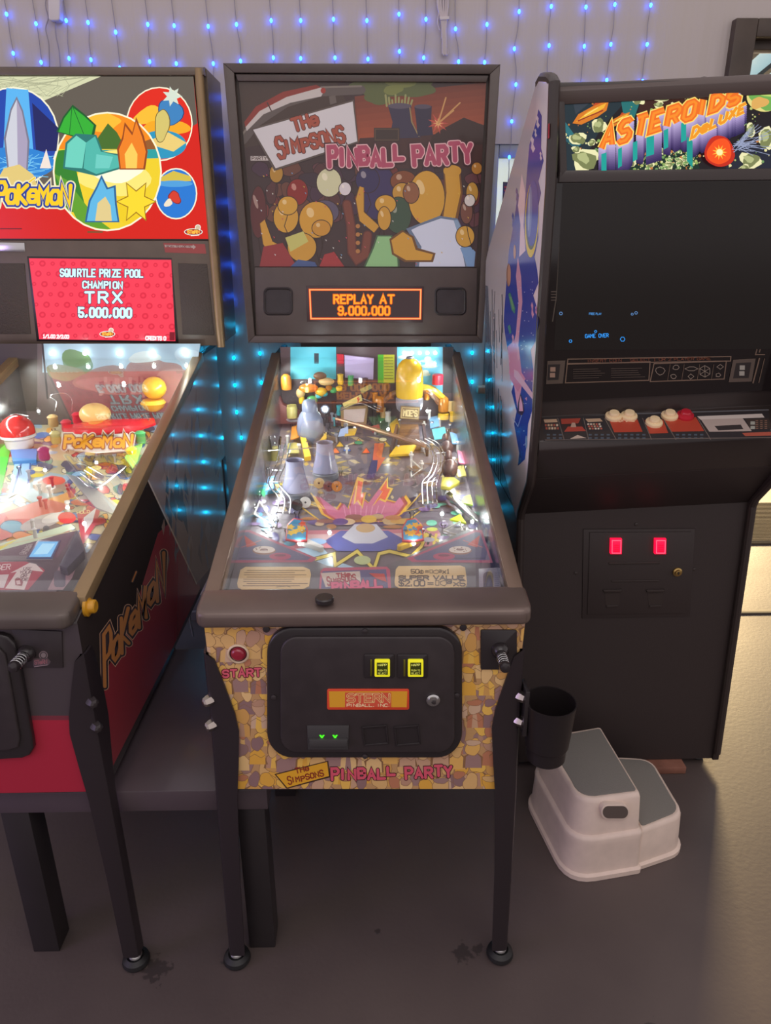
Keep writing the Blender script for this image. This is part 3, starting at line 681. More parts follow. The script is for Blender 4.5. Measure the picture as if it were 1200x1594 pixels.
# round black button on the lockdown bar
B = NB(); c = Plane((0, 0, .8695), (0, 0, 1)).at(505, 932); lathe(B, [(.0165, -.004), (.0165, .002), (.0145, .004), (0, .0042)], c, (0, .0, 1), 30); obj('bar_button', B, M_blackgloss, R1)
# flipper buttons on the cabinet sides
for s in (-1, 1):
    B = NB(); lathe(B, [(.018, 0), (.018, .004), (.012, .006), (.011, .012), (0, .013)], (s*H, .12, .79), (s, 0, 0)); obj('flipper_button', B, M_black, R1)

# ------------------------------------------------------------------ playfield of the middle machine
def FP(x, y, h=0):
    p = P_FIELD.at(x, y, h)
    return p if p.y < 1.055 else Plane((0, 1.055, 0), (0, -1, 0)).at(x, y)
UPF = P_FIELD.n
fld = field1
fc = [(371, 890), (763, 886), (702, 655), (439, 657)]
a = Art(P_FIELD, 1.0, clip=[(352, 950), (782, 947), (701.5, 656), (439.5, 658)], lift=.0004)
a.poly([(352, 950), (782, 947), (701.5, 656), (439.5, 658)], (118, 108, 116))
# busy tan and grey artwork in the upper half
a.mark()
for i in range(330):
    a.cyc(i, 40)
    y = rnd.uniform(662, 800); t = (y-662)/180; x = rnd.uniform(438-t*42, 702+t*42); L = rnd.uniform(6, 30); an = rnd.uniform(-.5, .5)
    c = rnd.choice([(176, 150, 110), (138, 116, 96), (96, 84, 92), (150, 128, 84), (206, 186, 140), (84, 74, 80), (190, 160, 70), (116, 100, 120), (160, 150, 150), (122, 84, 66)])
    w = rnd.uniform(1.5, 6); dx, dy = L*math.cos(an), L*math.sin(an)*.6
    a.poly([(x-dx/2, y-dy/2), (x, y-w*.6), (x+dx/2, y+dy/2), (x, y+w*.6)], c)
a.done(40)
for x, y, r, c in ((558, 688, 7, (250, 190, 40)), (600, 692, 8, (240, 200, 60)), (529, 692, 6, (240, 190, 50)), (540, 699, 6, (40, 110, 210)), (570, 702, 6, (236, 96, 40)), (522, 702, 7, (246, 120, 60)), (645, 688, 6, (90, 190, 80)), (616, 700, 6, (226, 200, 70))):
    a.poly([(x-r-1.5, y+4), (x, y-6.5), (x+r+1.5, y+4)], (60, 50, 60)); a.poly([(x-r, y+3), (x, y-5), (x+r, y+3)], c)
for x, y, c in ((558, 689, (30, 160, 110)), (596, 684, (250, 246, 200)), (594, 692, (250, 246, 206)), (478, 696, (226, 190, 60)), (508, 722, (200, 150, 70))): a.ell(x, y, 7, 3.2, (70, 60, 60)); a.ell(x, y, 6, 2.6, c)
# starburst with yellow zigzag edge
sb_ = [(484, 768), (520, 795), (530, 782), (540, 794), (556, 742), (562, 772), (574, 782), (604, 742), (598, 776), (622, 782), (632, 770), (640, 782), (626, 800), (606, 812), (520, 812), (500, 800)]
a.poly([(475, 764), (520, 800), (640, 790), (655, 770), (632, 800), (612, 818), (512, 818), (505, 795)], (96, 76, 110))
a.poly(sb_, (230, 178, 66)); 
for k, c in ((.93, (188, 92, 92)), (.85, (206, 120, 150))): a.poly([(566+(x-566)*k, 796+(y-796)*k) for x, y in sb_], c)
for p in ([(556, 742), (566, 745), (562, 770), (570, 766), (564, 792), (556, 780), (550, 786)], [(604, 742), (590, 762), (596, 764), (578, 790), (590, 778), (600, 782), (612, 760), (604, 758)]):
    a.poly([(x, y) for x, y in p], (236, 196, 90)); cx = sum(q[0] for q in p)/len(p); cy = sum(q[1] for q in p)/len(p); a.poly([(cx+(x-cx)*.72, cy+(y-cy)*.78) for x, y in p], (228, 104, 76))
for i in range(8): a.line([(540+i*7, 812), (535+i*9, 788)], 2, (222, 150, 176))
a.poly([(570, 745), (582, 744), (600, 690), (586, 690)], (70, 66, 110)); a.poly([(583, 690), (598, 690), (594, 712), (600, 712), (586, 735), (588, 716), (580, 716)], (222, 110, 70))
for pts in ([(484, 768), (505, 792), (476, 782), (470, 790), (500, 812)], [(655, 768), (630, 796), (664, 788), (640, 806)]): a.line(pts, 2, (226, 186, 74))
for i in range(20):
    x, y = rnd.uniform(470, 680), rnd.uniform(800, 822); a.ell(x, y, rnd.uniform(7, 16), rnd.uniform(2, 5), rnd.choice([(206, 160, 90), (176, 120, 70), (150, 100, 90), (110, 90, 140), (200, 170, 130)]))
# rug, couch and cushions in the lower half
a.poly([(455, 826), (680, 823), (700, 850), (440, 854)], (206, 126, 138)); a.poly([(470, 832), (668, 829), (676, 838), (462, 842)], (226, 190, 190))
a.poly([(505, 842), (530, 826), (604, 826), (634, 842), (612, 858), (524, 858)], (96, 104, 176)); a.poly([(532, 836), (552, 816), (586, 816), (604, 836), (580, 846), (552, 846)], (206, 206, 216))
a.ell(569, 822, 15, 7, (206, 170, 120)); a.ell(574, 808, 12, 6, (224, 182, 90)); a.ell(540, 812, 13, 5, (222, 190, 150)); a.ell(612, 806, 13, 4, (190, 130, 90)); a.ell(530, 812, 12, 5, (110, 84, 140))
a.poly([(440, 856), (500, 850), (520, 872), (560, 886), (620, 878), (690, 850), (720, 828), (740, 840), (600, 908), (520, 908), (400, 850)], (176, 206, 226))
zz = [(484, 872), (520, 862), (522, 880), (556, 858), (582, 886), (590, 862), (606, 858), (640, 866), (656, 850), (664, 832), (690, 846), (706, 836)]
a.line(zz, 7, (96, 80, 50)); a.line(zz, 4.6, (236, 214, 96)); 
for i in range(5): a.line([(652+i*9, 832), (648+i*9, 846)], 4, (236, 206, 60) if i % 2 else (60, 50, 40))
a.ell(564, 872, 13, 7, (196, 206, 150)); a.ell(492, 843, 16, 5, (160, 200, 240)); a.ell(415, 812, 16, 9, (120, 150, 190))
for i in range(26): a.ell(rnd.uniform(395, 470), rnd.uniform(770, 850), rnd.uniform(4, 10), rnd.uniform(2, 5), rnd.choice([(86, 80, 140), (126, 120, 160), (70, 160, 190), (190, 190, 200), (140, 110, 160)]))
for i in range(30): a.ell(rnd.uniform(660, 745), rnd.uniform(740, 850), rnd.uniform(4, 11), rnd.uniform(2, 5), rnd.choice([(86, 80, 140), (126, 120, 160), (210, 216, 90), (190, 190, 200), (140, 110, 160), (120, 200, 170)]))
a.poly([(400, 752), (432, 750), (436, 766), (404, 772)], (70, 180, 210)); a.poly([(410, 756), (440, 752), (430, 764)], (236, 206, 60)); a.poly([(398, 764), (415, 760), (412, 774)], (60, 190, 120))
a.build('playfield_art', M_field, fld)

# apron with instruction cards
ap = [(347, 958), (786, 953), (741, 823), (727, 824), (604, 879), (560, 888), (508, 880), (386, 826), (376, 828)]
B = NB(); slab(B, P_APRON, ap, -.022, 0, .001); apr = obj('apron', B, mat('dark_grey_apron', (98, 92, 100), .38), fld)
a = Art(P_APRON, 1.15)
for m_ in (0, 1):
    X = lambda x: x if not m_ else 1119-x+8
    q = [(X(380), 829), (X(386), 828), (X(484), 868), (X(478), 872), (X(364), 872)]
    a.poly([(X(377), 825), (X(389), 825), (X(494), 869), (X(485), 875), (X(360), 876)], (176, 84, 110)); a.poly(q, (96, 92, 124))
    a.poly([(X(380), 833), (X(400), 848), (X(384), 852)], (196, 70, 60)); a.line([(X(376), 852), (X(406), 841)], 1.2, (200, 110, 110))
    a.ell(X(436), 866, 17, 5.6, (176, 70, 104)); a.ell(X(436), 864.5, 9, 2, (120, 50, 80)); a.ell(X(411), 857, 18, 6.4, (150, 100, 80)); a.ell(X(411), 855.6, 17, 5.6, (226, 212, 200)); a.ell(X(411), 855.4, 6, 1.6, (130, 96, 90))
    for i in range(9): a.ell(X(411)+rnd.uniform(-13, 13), 855+rnd.uniform(-3.6, 3.6), 1.2, .7, (150, 110, 90))
    a.line([(X(372), 869), (X(420), 869)], 1, (60, 56, 76))
a.poly([(495, 934), (499, 888), (504, 884), (602, 882), (607, 887), (610, 934)], (186, 84, 110)); a.poly([(498, 934), (502, 889), (601, 886), (606, 934)], (92, 88, 128))
a.poly([(499, 892), (560, 889), (562, 906), (507, 914)], (206, 190, 176))
logo(a, (524, 898), (545, 896), 5, (510, 910), (554, 904), 9, (176, 50, 60), (110, 30, 44), 1.5)
for w, c in ((6, (110, 40, 70)), (4.2, (216, 84, 124))): a.text('PINBALL', (518, 919), (594, 914), 11, w, c, jit=.4, seed=9)
for w, c in ((6, (110, 40, 70)), (4.2, (216, 84, 124))): a.text('PARTY', (530, 932), (596, 929), 9, w, c, jit=.4, seed=4)
a.poly([(574, 892), (598, 893), (602, 906), (585, 900)], (196, 70, 60))
a.build('apron_print', M_art, apr)
def card(pts, name, build):
    B = NB(); slab(B, P_APRON, pts, 0, .0015, .0006); c = obj(name, B, mat('cream_card', (222, 190, 136), .5, k=1.15), apr)
    a = Art(P_APRON.off(.0015), 1.0); build(a); a.build('card_print', M_art, c)
def instr(a):
    for i in range(9):
        y = 888+i*3.4
        if i == 8: a.line([(430, 914), (446, 912), (452, 914)], .8, (90, 66, 50)); continue
        x = 380-i*.3 if i % 3 else 384; a.line([(x, y), (rnd.uniform(448, 480), y)], .9, (120, 88, 60))
card([(382, 882), (472, 882), (482, 886), (484, 893), (481, 912), (470, 917), (378, 918), (370, 914), (369, 907), (374, 887)], 'instruction_card', instr)
def price(a):
    D = (84, 62, 44)
    for i, ch in enumerate(('50c', '=', None, 'x1')): pass
    a.text('50c', (640, 892.5), (659, 892.5), 6.2, 1.5, D); a.text('=', (662, 892.5), (667, 892.5), 6, 1.3, D); a.text('x1', (689, 892.5), (700, 892.5), 6.2, 1.4, D)
    a.line([(669, 887), (673, 887), (673, 892), (669, 892)], .8, D, True); a.line([(674, 889), (680, 887), (684, 890), (680, 893), (675, 892)], .9, D, True); a.text('3', (683, 891), (687, 891), 4, 1.1, D)
    a.text('SUPER', (621, 902), (667, 902), 5.6, 2.1, D); a.text('VALUE', (675, 902), (722, 902), 5.6, 2.1, D)
    a.text('$2.00', (621, 912), (661, 912), 8.4, 1.9, D); a.text('=', (666, 912), (674, 912), 7.5, 1.6, D); a.text('x5', (706, 912), (724, 912), 8.2, 1.7, D)
    a.line([(678, 903.5), (683, 903.5), (683, 911), (678, 911)], 1, D, True); a.line([(685, 906), (692, 903), (697, 907), (692, 912), (686, 910)], 1.1, D, True); a.text('3', (695, 908), (703, 908), 5, 1.8, D)
card([(620, 881), (716, 880), (724, 883), (727, 905), (726, 912), (719, 916), (624, 917), (615, 911), (614, 905), (616, 886)], 'price_card', price)
# shooter lane strip and spring at the right
B = NB(); slab(B, P_APRON, [(745, 885), (777, 883), (781, 930), (746, 932)], -.02, .001, .001); sl = obj('lane_plate', B, mat('pale_lane_plate', (150, 146, 160), .3), fld)
a = Art(P_APRON.off(.001)); a.poly(rrect(752, 890, 768, 926, 7), (92, 84, 92)); [a.line([(770, 892+i*3.2), (777, 892+i*3.2)], .8, (96, 90, 104)) for i in range(9)]; a.build('lane_print', M_art, sl)
B = NB(); p0, p1 = FP(758, 868, .018), FP(754, 838, .018); lathe(B, [(.006, 0), (.006, .03), (.0025, .03), (.0025, .07), (.006, .07), (.007, .078), (0, .082)], p0, p1-p0); obj('ball_shooter_rod', B, M_steel, fld)
B = NB(); tube(B, [FP(742, 822, .012), FP(752, 870, .012), FP(758, 906, .012)], .0016); tube(B, [FP(756, 800, .012), FP(772, 862, .012)], .0016); obj('shooter_lane_rail', B, M_steel, fld)

def fpost(name, x, y, prof, m, h=0, parent=None, n=20, axis=None):
    B = NB(); lathe(B, prof, FP(x, y, h), axis or (0, 0, 1), n); return obj(name, B, m, parent or fld)
M_yel = mat('yellow_plastic', (236, 190, 50), .32, coat=.4); M_redp = mat('red_plastic', (206, 40, 60), .3, coat=.4); M_org = mat('amber_translucent', (236, 150, 50), .25, trans=.3, coat=.4)
M_yelclear = mat('pale_yellow_translucent', (220, 206, 120), .2, trans=.4, coat=.4); M_brown = mat('brown_plastic', (120, 84, 56), .4); M_darkb = mat('dark_brown_plastic', (78, 54, 48), .36); M_silver = mat('silver_grey_plastic', (166, 166, 178), .3, metal=.3)
M_tan = mat('tan_plastic', (214, 180, 120), .4); M_green = mat('green_plastic', (70, 160, 90), .35, coat=.3); M_teal = mat('teal_plastic', (80, 190, 200), .35); M_white = mat('white_plastic', (228, 226, 220), .35); M_grey = mat('grey_plastic', (120, 122, 130), .4)
M_maroon = mat('maroon_plastic', (120, 66, 62), .4); M_bluegrey = mat('blue_grey_plastic', (132, 140, 164), .3, coat=.4)
# rear panel picture: sky, TV style board, chart, lamps
P_REAR = Plane((0, 1.0895, 0), (0, -1, 0))
a = Art(P_REAR, 1.1, clip=[(436, 540), (706, 540), (702, 660), (440, 660)]); a.rect(430, 530, 710, 662, (92, 76, 78)); a.rect(452, 540, 523, 590, (96, 206, 224)); a.rect(618, 540, 689, 612, (116, 200, 232))
a.rect(489, 550, 496, 566, (44, 56, 66))
for x, y, s in ((632, 556, 1), (668, 570, 1), (664, 562, .8), (660, 583, .8), (626, 590, .7)): a.ell(x, y, 13*s, 3*s, (214, 228, 214)); a.ell(x+2, y-4*s, 7*s, 5*s, (222, 232, 218))
a.rect(588, 552, 614, 596, (206, 214, 70)); a.rect(588, 552, 597, 596, (96, 200, 60)); [a.line([(598, 557+i*4.6), (612, 557+i*4.6)], .9, (90, 96, 40)) for i in range(8)]
a.rect(690, 540, 706, 612, (60, 58, 62)); a.build('rear_picture', M_art, fld)
B = NB(); slab(B, P_REAR.off(.02), [(536, 553), (582, 558), (581, 591), (537, 588)], -.012, 0, .001); tv = obj('tilted_sign_board', B, mat('lilac_board', (196, 180, 220), .4), fld)
B = NB(); slab(B, P_REAR.off(.022), [(524, 551), (535, 552), (535, 566), (525, 566)], -.01, 0, .001); obj('red_sign', B, M_redp, fld)
for i in range(5):
    B = NB(); ball(B, P_REAR.at(629+i*12.1, 549.5, .012), .0052, 14, 8); obj('strip_lamp', B, M_bulb, fld)
# yellow dome beacon on a silver collar, with sign and stepped brown base
c = FP(637, 640, .062)
B = NB(); lathe(B, [(.038, .042), (.040, .05), (.0405, .10), (.039, .122), (.033, .14), (.022, .152), (.008, .158), (0, .1585)], c, n=32); dome = obj('yellow_dome', B, M_yel, fld)
B = NB(); lathe(B, [(.030, .0), (.038, .008), (.0405, .022), (.0405, .04), (.036, .046), (0, .046)], c, n=32); obj('dome_collar', B, M_silver, fld)
B = NB(); lathe(B, [(.012, .156), (.009, .163), (0, .165)], c, n=20); obj('dome_cap', B, M_grey, fld)
PS = Plane(FP(638, 652, .05)+V((0, -.03, 0)), (0, -1, .12))
B = NB(); slab(B, PS, [(624, 632), (654, 634), (652, 654), (622, 652)], -.01, 0, .002); sg = obj('bar_sign', B, mat('brown_sign_board', (134, 108, 72), .5), fld)
a = Art(PS); a.line([(626, 634.5), (652, 636), (650, 652), (624.5, 650)], 1.1, (200, 176, 120), True); a.text("MOE'S", (628, 647), (649, 648), 8.5, 2.2, (226, 206, 150)); a.build('sign_lettering', M_art, sg)
B = NB()
for k in range(4):
    q = [FP(622-k*1.5, 668+k*9, .05-.012*k), FP(652+k*1, 668+k*9, .05-.012*k), FP(651+k*1, 660+k*9, .05-.012*k), FP(623-k*1.5, 660+k*9, .05-.012*k)]
    prism(B, q, (0, 0, -.05+.012*k+.002), .0015)
obj('brown_ramp_steps', B, M_brown, fld)
for x0, x1 in ((616, 606), (657, 663)):
    B = NB(); prism(B, [FP(x0, 660, .055), FP(x0+4, 660, .055), FP(x1+4, 700, .02), FP(x1, 700, .02)], (0, 0, -.02)); obj('ramp_side', B, M_darkb, fld)
B = NB(); prism(B, [FP(617, 694, .022), FP(648, 692, .022), FP(640, 706, .012), FP(606, 708, .012)], (0, 0, -.006)); obj('yellow_ramp_flap', B, M_yel, fld)
# curved brown ramps behind, ending in amber lamps
B = NB(); tube(B, [FP(586, 640, .05), FP(604, 618, .07), FP(636, 606, .08), FP(668, 612, .07), FP(684, 628, .06)], .009); obj('brown_ramp', B, mat('glossy_brown_ramp', (150, 104, 70), .22, trans=.2, coat=.5), fld)
B = NB(); tube(B, [FP(650, 602, .08), FP(672, 606, .08), FP(692, 622, .065)], .010); obj('yellow_ramp', B, M_yel, fld)
for x, y, m in ((690, 640, M_org), (590, 640, M_org), (446, 606, M_org)):
    fpost('amber_dome', x, y, [(.016, 0), (.0165, .03), (.014, .04), (.007, .046), (0, .047)], m, .03)
fpost('yellow_lamp_base', 690, 652, [(.017, 0), (.017, .018), (0, .019)], M_yel, .01)
fpost('red_lamp', 681, 598, [(.017, 0), (.017, .028), (.012, .031), (0, .031)], M_redp, .06)
# clear curved ramp at the rear left
B = NB(); n = 14; prev = None
for i in range(n+1):
    t = i/n; p = lerp((444, 628), (524, 585), t); q = (p[0], p[1]-math.sin(PI*t)*26)
    r = [B.verts.new(FP(q[0], q[1], .05)), B.verts.new(FP(q[0], q[1], .085)), B.verts.new(FP(q[0]+9, q[1]+9, .05)), B.verts.new(FP(q[0]+9, q[1]+9, .085))]
    if prev:
        B.faces.new((prev[0], r[0], r[1], prev[1])); B.faces.new((prev[2], r[2], r[3], prev[3])); B.faces.new((prev[0], r[0], r[2], prev[2]))
    prev = r
obj('clear_ramp', B, M_clear, fld)
for i, (x, y, rx, ry, rz, m) in enumerate(((480, 604, .030, .02, .014, M_org), (508, 594, .024, .018, .012, M_tan), (500, 610, .018, .016, .014, M_yel), (498, 585, .02, .012, .012, M_brown), (486, 622, .017, .012, .013, M_green), (468, 612, .014, .012, .016, M_tan))):
    B = NB(); ball(B, FP(x, y, .05), (rx, ry, rz), 16, 10); obj('moulded_ramp_scenery', B, m, fld)
# maroon house piece with pale yellow jar, wood frame door, sign
B = NB(); slab(B, Plane((0, 1.04, 0), (0, -1, 0)), [(432, 612), (440, 630), (452, 636), (466, 642), (466, 660), (434, 660)], -.03, 0, .002); obj('maroon_scenery_wall', B, M_maroon, fld)
fpost('yellow_jar', 455, 650, [(.016, 0), (.0165, .03), (.014, .034), (.0145, .038), (.011, .038), (.011, .03)], M_yelclear, .045)
fpost('silver_dish', 458, 655, [(.02, 0), (.024, .004), (.02, .007), (0, .006)], M_silver, .03)
PG = Plane(FP(552, 668, 0), (0, -1, .1))
B = NB(); slab(B, PG, [(530, 634), (574, 631), (570, 661), (531, 664)], -.01, 0, .0015); fr = obj('wood_frame_door', B, mat('tan_wood_frame', (170, 138, 92), .5), fld)
B = NB(); slab(B, PG, [(535, 638), (569, 636), (566, 657), (535, 659)], -.001, .0015); obj('pale_door_panel', B, mat('pale_pink_panel', (214, 192, 184), .5), fr)
B = NB(); slab(B, PG.off(.012), [(533, 628), (562, 614), (564, 624), (536, 636)], -.004, 0, .001); sg = obj('yellow_sign', B, mat('pale_yellow_sign', (222, 202, 120), .45), fld)
a = Art(PG.off(.012)); a.poly([(555, 620), (559, 617), (558, 621), (561, 620), (556, 628), (557, 623)], (206, 70, 50)); a.build('sign_mark', M_art, sg)
B = NB(); slab(B, PG.off(.02), [(560, 606), (577, 598), (580, 604), (563, 613)], -.006, 0, .001); obj('black_sign', B, mat('olive_sign', (150, 148, 90), .5), fld)
for x in (577, 583):
    fpost('ribbed_post', x, 668, [(.005, 0), (.0075, .004), (.005, .02), (.0075, .03), (.006, .06), (.009, .07), (.009, .082), (0, .083)], M_blackgloss, 0)
# stout blue-grey silo with lit lens beside it
c = FP(484, 688, .0)
B = NB(); lathe(B, [(.026, 0), (.036, .015), (.040, .04), (.037, .065), (.029, .084), (.022, .092), (.022, .112), (.016, .124), (0, .128)], c, n=28); obj('blue_grey_silo', B, M_bluegrey, fld)
B = NB(); c = FP(506, 637, .07); ax = (CAM-c).normalized(); lathe(B, [(.0, 0), (.013, .001), (.013, .004), (.0095, .006)], c, ax, 24); obj('lens_ring', B, M_bluegrey, fld)
B = NB(); lathe(B, [(.009, .004), (.007, .009), (0, .0105)], c, ax, 20); obj('lit_lens', B, M_bulb, fld)
B = NB(); prism(B, [FP(466, 672, .03), FP(474, 674, .03), FP(484, 710, .012), (FP(474, 712, .012))], (0, 0, -.012)); prism(B, [FP(494, 690, .03), FP(508, 672, .034), FP(508, 682, .03)], (0, 0, -.01)); obj('yellow_ramp_guide', B, M_yel, fld)
for x, y, m in ((496, 617, M_teal), (505, 614, M_teal), (519, 609, M_green), (528, 606, M_yel), (512, 605, M_org)):
    fpost('standup_target', x, y, [(.010, 0), (.010, .006), (.007, .009), (0, .0095)], m, .05, axis=(0, -.5, 1))
for i in range(16):
    x, y = rnd.uniform(505, 540), rnd.uniform(655, 690); fpost('lane_post', x, y, [(.003, 0), (.003, .02), (.0055, .022), (.0055, .027), (0, .028)], rnd.choice([M_clear, M_teal, M_silver, M_clear]), 0, n=12)
B = NB(); slab(B, Plane(FP(536, 690, 0), (.2, -1, .2)), [(530, 668), (542, 664), (542, 678), (526, 680)], -.002, 0); obj('blue_plastic_flag', B, mat('pale_blue_plastic', (176, 196, 236), .4), fld)
# brown rail bar across and wire ramp down the right side
B = NB(); tube(B, [FP(523, 652, .075), FP(557, 661, .075), FP(660, 692, .065)], .0042, 10); tube(B, [FP(556, 660, .075), FP(600, 674, .072), FP(662, 694, .063)], .0062, 10); obj('brown_rail_bar', B, mat('bronze_bar', (166, 128, 96), .3, metal=.5), fld)
B = NB()
for o in ((0, 0), (7, 2), (14, -2), (20, -4)):
    tube(B, [FP(648+o[0], 684+o[1]*.5, .06), FP(665+o[0]*.9, 695+o[1], .058), FP(674+o[0]*.9, 715+o[1], .05), FP(668+o[0]*.9, 738, .04), FP(657+o[0]*1.1, 752, .035), FP(658+o[0]*1.1, 785, .018)], .0016, 8, 5)
for (p, q) in (((676, 706), (694, 704)), ((673, 722), (692, 718)), ((659, 752), (682, 746)), ((658, 785), (681, 783)), ((658, 768), (682, 764))): tube(B, [FP(*p, .045), FP(*q, .045)], .0014)
obj('wire_ramp', B, M_steel, fld)
B = NB()
for o in (0, 8, 16):
    tube(B, [FP(436+o, 690, .055), FP(430+o*.9, 722, .05), FP(418+o, 752, .04), FP(434+o*1.1, 776, .03), FP(430+o*1.3, 800, .014)], .0016, 8, 5)
for p, q in (((424, 732), (441, 732)), ((420, 750), (438, 750)), ((430, 798), (452, 798)), ((434, 786), (452, 784))): tube(B, [FP(*p, .045), FP(*q, .045)], .0014)
tube(B, [FP(410, 702, .05), FP(450, 700, .05), FP(490, 697, .05), FP(500, 700, .045)], .0015); tube(B, [FP(412, 706, .05), FP(414, 745, .03), FP(420, 760, .02)], .0015)
obj('wire_ramp', B, M_steel, fld)
# flared smoky cooling-tower bumpers on target banks
for (x, y, tgt) in ((507, 742, ((497, 752, M_tan), (511, 757, M_maroon), (524, 757, M_org))), (461, 772, ((475, 782, M_white), (462, 786, M_blackgloss)))):
    B = NB(); lathe(B, [(.034, .02), (.033, .028), (.027, .05), (.0225, .075), (.0215, .092), (.0225, .097), (.0195, .096), (.019, .09), (.02, .075), (.025, .05), (.031, .028)], FP(x, y+2, 0), n=32, cap=False); obj('cooling_tower_bumper', B, M_smoke, fld)
    B = NB(); lathe(B, [(.031, 0), (.034, .005), (.034, .015), (.03, .02), (0, .021)], FP(x, y+2, 0), n=28); obj('bumper_base', B, M_grey, fld)
    for (tx, ty, m) in tgt:
        B = NB(); lathe(B, [(.0135, 0), (.0135, .003), (0, .0032)], FP(tx, ty, .014), (.25 if tx > x else -.2, -1, .3), 24); obj('round_target', B, m, fld)
        B = NB(); lathe(B, [(.0025, .003), (.0025, .0042), (0, .0045)], FP(tx, ty, .014), (.25 if tx > x else -.2, -1, .3), 10); obj('target_rivet', B, M_blackgloss, fld)
# clear cup post, brown knobs, metal guide, flippers and slingshots
B = NB(); lathe(B, [(.015, 0), (.019, .03), (.02, .034), (.018, .034), (.0135, .004)], FP(428, 700, .04), n=24, cap=False); obj('clear_cup', B, M_clear, fld)
fpost('cup_stand', 428, 716, [(.012, 0), (.012, .03), (.016, .036), (0, .037)], M_yelclear, 0)
for x, y, s in ((695, 706, 1.0), (700, 738, 1.15)):
    B = NB(); ball(B, FP(x, y-8, .05), (.018*s, .016*s, .022*s)); ball(B, FP(x-2, y-24*s, .062), (.009*s, .009*s, .014*s)); lathe(B, [(.008, 0), (.008, .04), (0, .041)], FP(x, y+2, 0)); obj('dark_brown_knob', B, M_darkb, fld)
fpost('red_white_target', 699, 719, [(.009, 0), (.009, .003), (0, .003)], M_redp, .05, axis=(0, -1, .4)); fpost('target_dot', 699, 719, [(.004, .003), (.004, .0036), (0, .0036)], M_white, .05, axis=(0, -1, .4))
B = NB(); prism(B, [FP(688, 742, .05), FP(706, 742, .045), FP(716, 749, .04), FP(700, 758, .045), FP(686, 756, .05)], (0, 0, -.01), .002); obj('olive_plastic', B, mat('olive_plastic', (166, 156, 60), .35), fld)
B = NB(); prism(B, [FP(694, 768, .03), FP(700, 764, .03), FP(742, 800, .02), FP(746, 812, .014), FP(738, 806, .02)], (0, 0, -.012), .001); obj('steel_lane_guide', B, M_steel, fld)
B = NB(); prism(B, [FP(722, 773, .02), FP(732, 770, .02), FP(736, 786, .02), FP(718, 782, .02)], (0, 0, -.004)); obj('green_lane_plastic', B, mat('lime_plastic', (180, 230, 60), .35), fld)
B = NB(); prism(B, [FP(700, 808, .015), FP(716, 800, .02), FP(726, 814, .014)], (0, 0, -.004)); obj('lime_guide_plastic', B, mat('lime_guide_plastic', (206, 222, 50), .35), fld)
for s, x, y in ((-1, 461, 824), (1, 643, 824)):
    q = [(x-17, y+16), (x-14, y-8), (x-4, y-18), (x+10, y-16), (x+18, y-2), (x+17, y+18), (x, y+19)]
    if s > 0: q = [(2*x-p[0], p[1]) for p in q]
    B = NB(); slab(B, P_FIELD.off(.028), q, -.003, 0, .0005); sp_ = obj('slingshot_plastic', B, mat('red_edged_plastic', (206, 60, 60), .3), fld)
    a = Art(P_FIELD.off(.028)); a.poly([(x+(px-x)*.88, y+(py-y)*.88) for px, py in q], (70, 150, 190)); 
    for i in range(9): a.star(x+rnd.uniform(-10, 10), y+rnd.uniform(-9, 11), 4, 7, 5, rnd.choice([(246, 190, 40), (250, 206, 70), (226, 90, 50), (250, 180, 30)]), .7, rnd.uniform(0, 2))
    a.build('plastic_print', M_artgloss, sp_)
    for dx, dy in ((-13, 14), (12, 16), (2, -14)):
        fpost('sling_post', x+dx*(1 if s < 0 else -1), y+dy+4, [(.0045, 0), (.0045, .022), (.007, .024), (.007, .028), (0, .03)], M_clear, 0, n=14)
    B = NB(); tube(B, [FP(x-14*-s*-1, y+17, .014), FP(x+13*-s*-1*-1, y+20, .014), FP(x+2, y-8, .014), FP(x-14*-s*-1, y+17, .014)], .0025, 8, 1); obj('rubber_ring', B, M_rubber, fld)
for s, p0, p1 in ((-1, (470, 846), (500, 858)), (1, (652, 842), (622, 856))):
    A_, B_ = FP(*p0, .012), FP(*p1, .012); d = (B_-A_).normalized(); nrm = UPF.cross(d); pts = []
    for i in range(9): t = PI/2+PI*i/8; pts.append(A_+(d*math.cos(t)+nrm*math.sin(t))*.0095)
    for i in range(7): t = -PI/2+PI*i/6; pts.append(B_+(d*math.cos(t)+nrm*math.sin(t))*.0055)
    B = NB(); prism(B, pts, UPF*.012, .001); obj('flipper', B, M_white if s < 0 else M_yel, fld)
# more plastics, posts, rings and rubber along the lanes
M_pinkp = mat('pink_plastic', (226, 120, 150), .3); M_sky = mat('light_blue_plastic', (110, 170, 220), .3)
for q, m in (([(586, 640), (602, 634), (606, 648), (590, 656)], M_green), ([(606, 660), (618, 650), (622, 664), (610, 676)], M_yel), ([(668, 650), (682, 646), (684, 662), (670, 666)], M_sky), ([(672, 668), (692, 664), (696, 680), (676, 684)], M_teal),
             ([(454, 664), (468, 660), (466, 680), (452, 684)], M_org), ([(448, 690), (462, 688), (466, 704), (446, 706)], M_yelclear), ([(540, 668), (556, 666), (552, 676), (536, 678)], M_yel), ([(700, 672), (714, 676), (718, 690), (704, 690)], M_sky), ([(576, 664), (590, 660), (592, 668), (580, 672)], M_redp),
             ([(712, 700), (720, 704), (726, 722), (714, 720)], M_pinkp), ([(418, 742), (430, 740), (426, 760), (412, 764)], M_sky), ([(706, 726), (722, 724), (726, 740), (712, 742)], M_yelclear)):
    B = NB(); slab(B, P_FIELD.off(.026), q, -.003, 0, .0005); obj('lane_plastic', B, m, fld)
    for p in (q[0], q[2]): fpost('plastic_post', p[0], p[1]+3, [(.004, 0), (.004, .024), (.006, .026), (.005, .03), (0, .031)], rnd.choice([M_steel, M_clear, M_white]), 0, n=12)
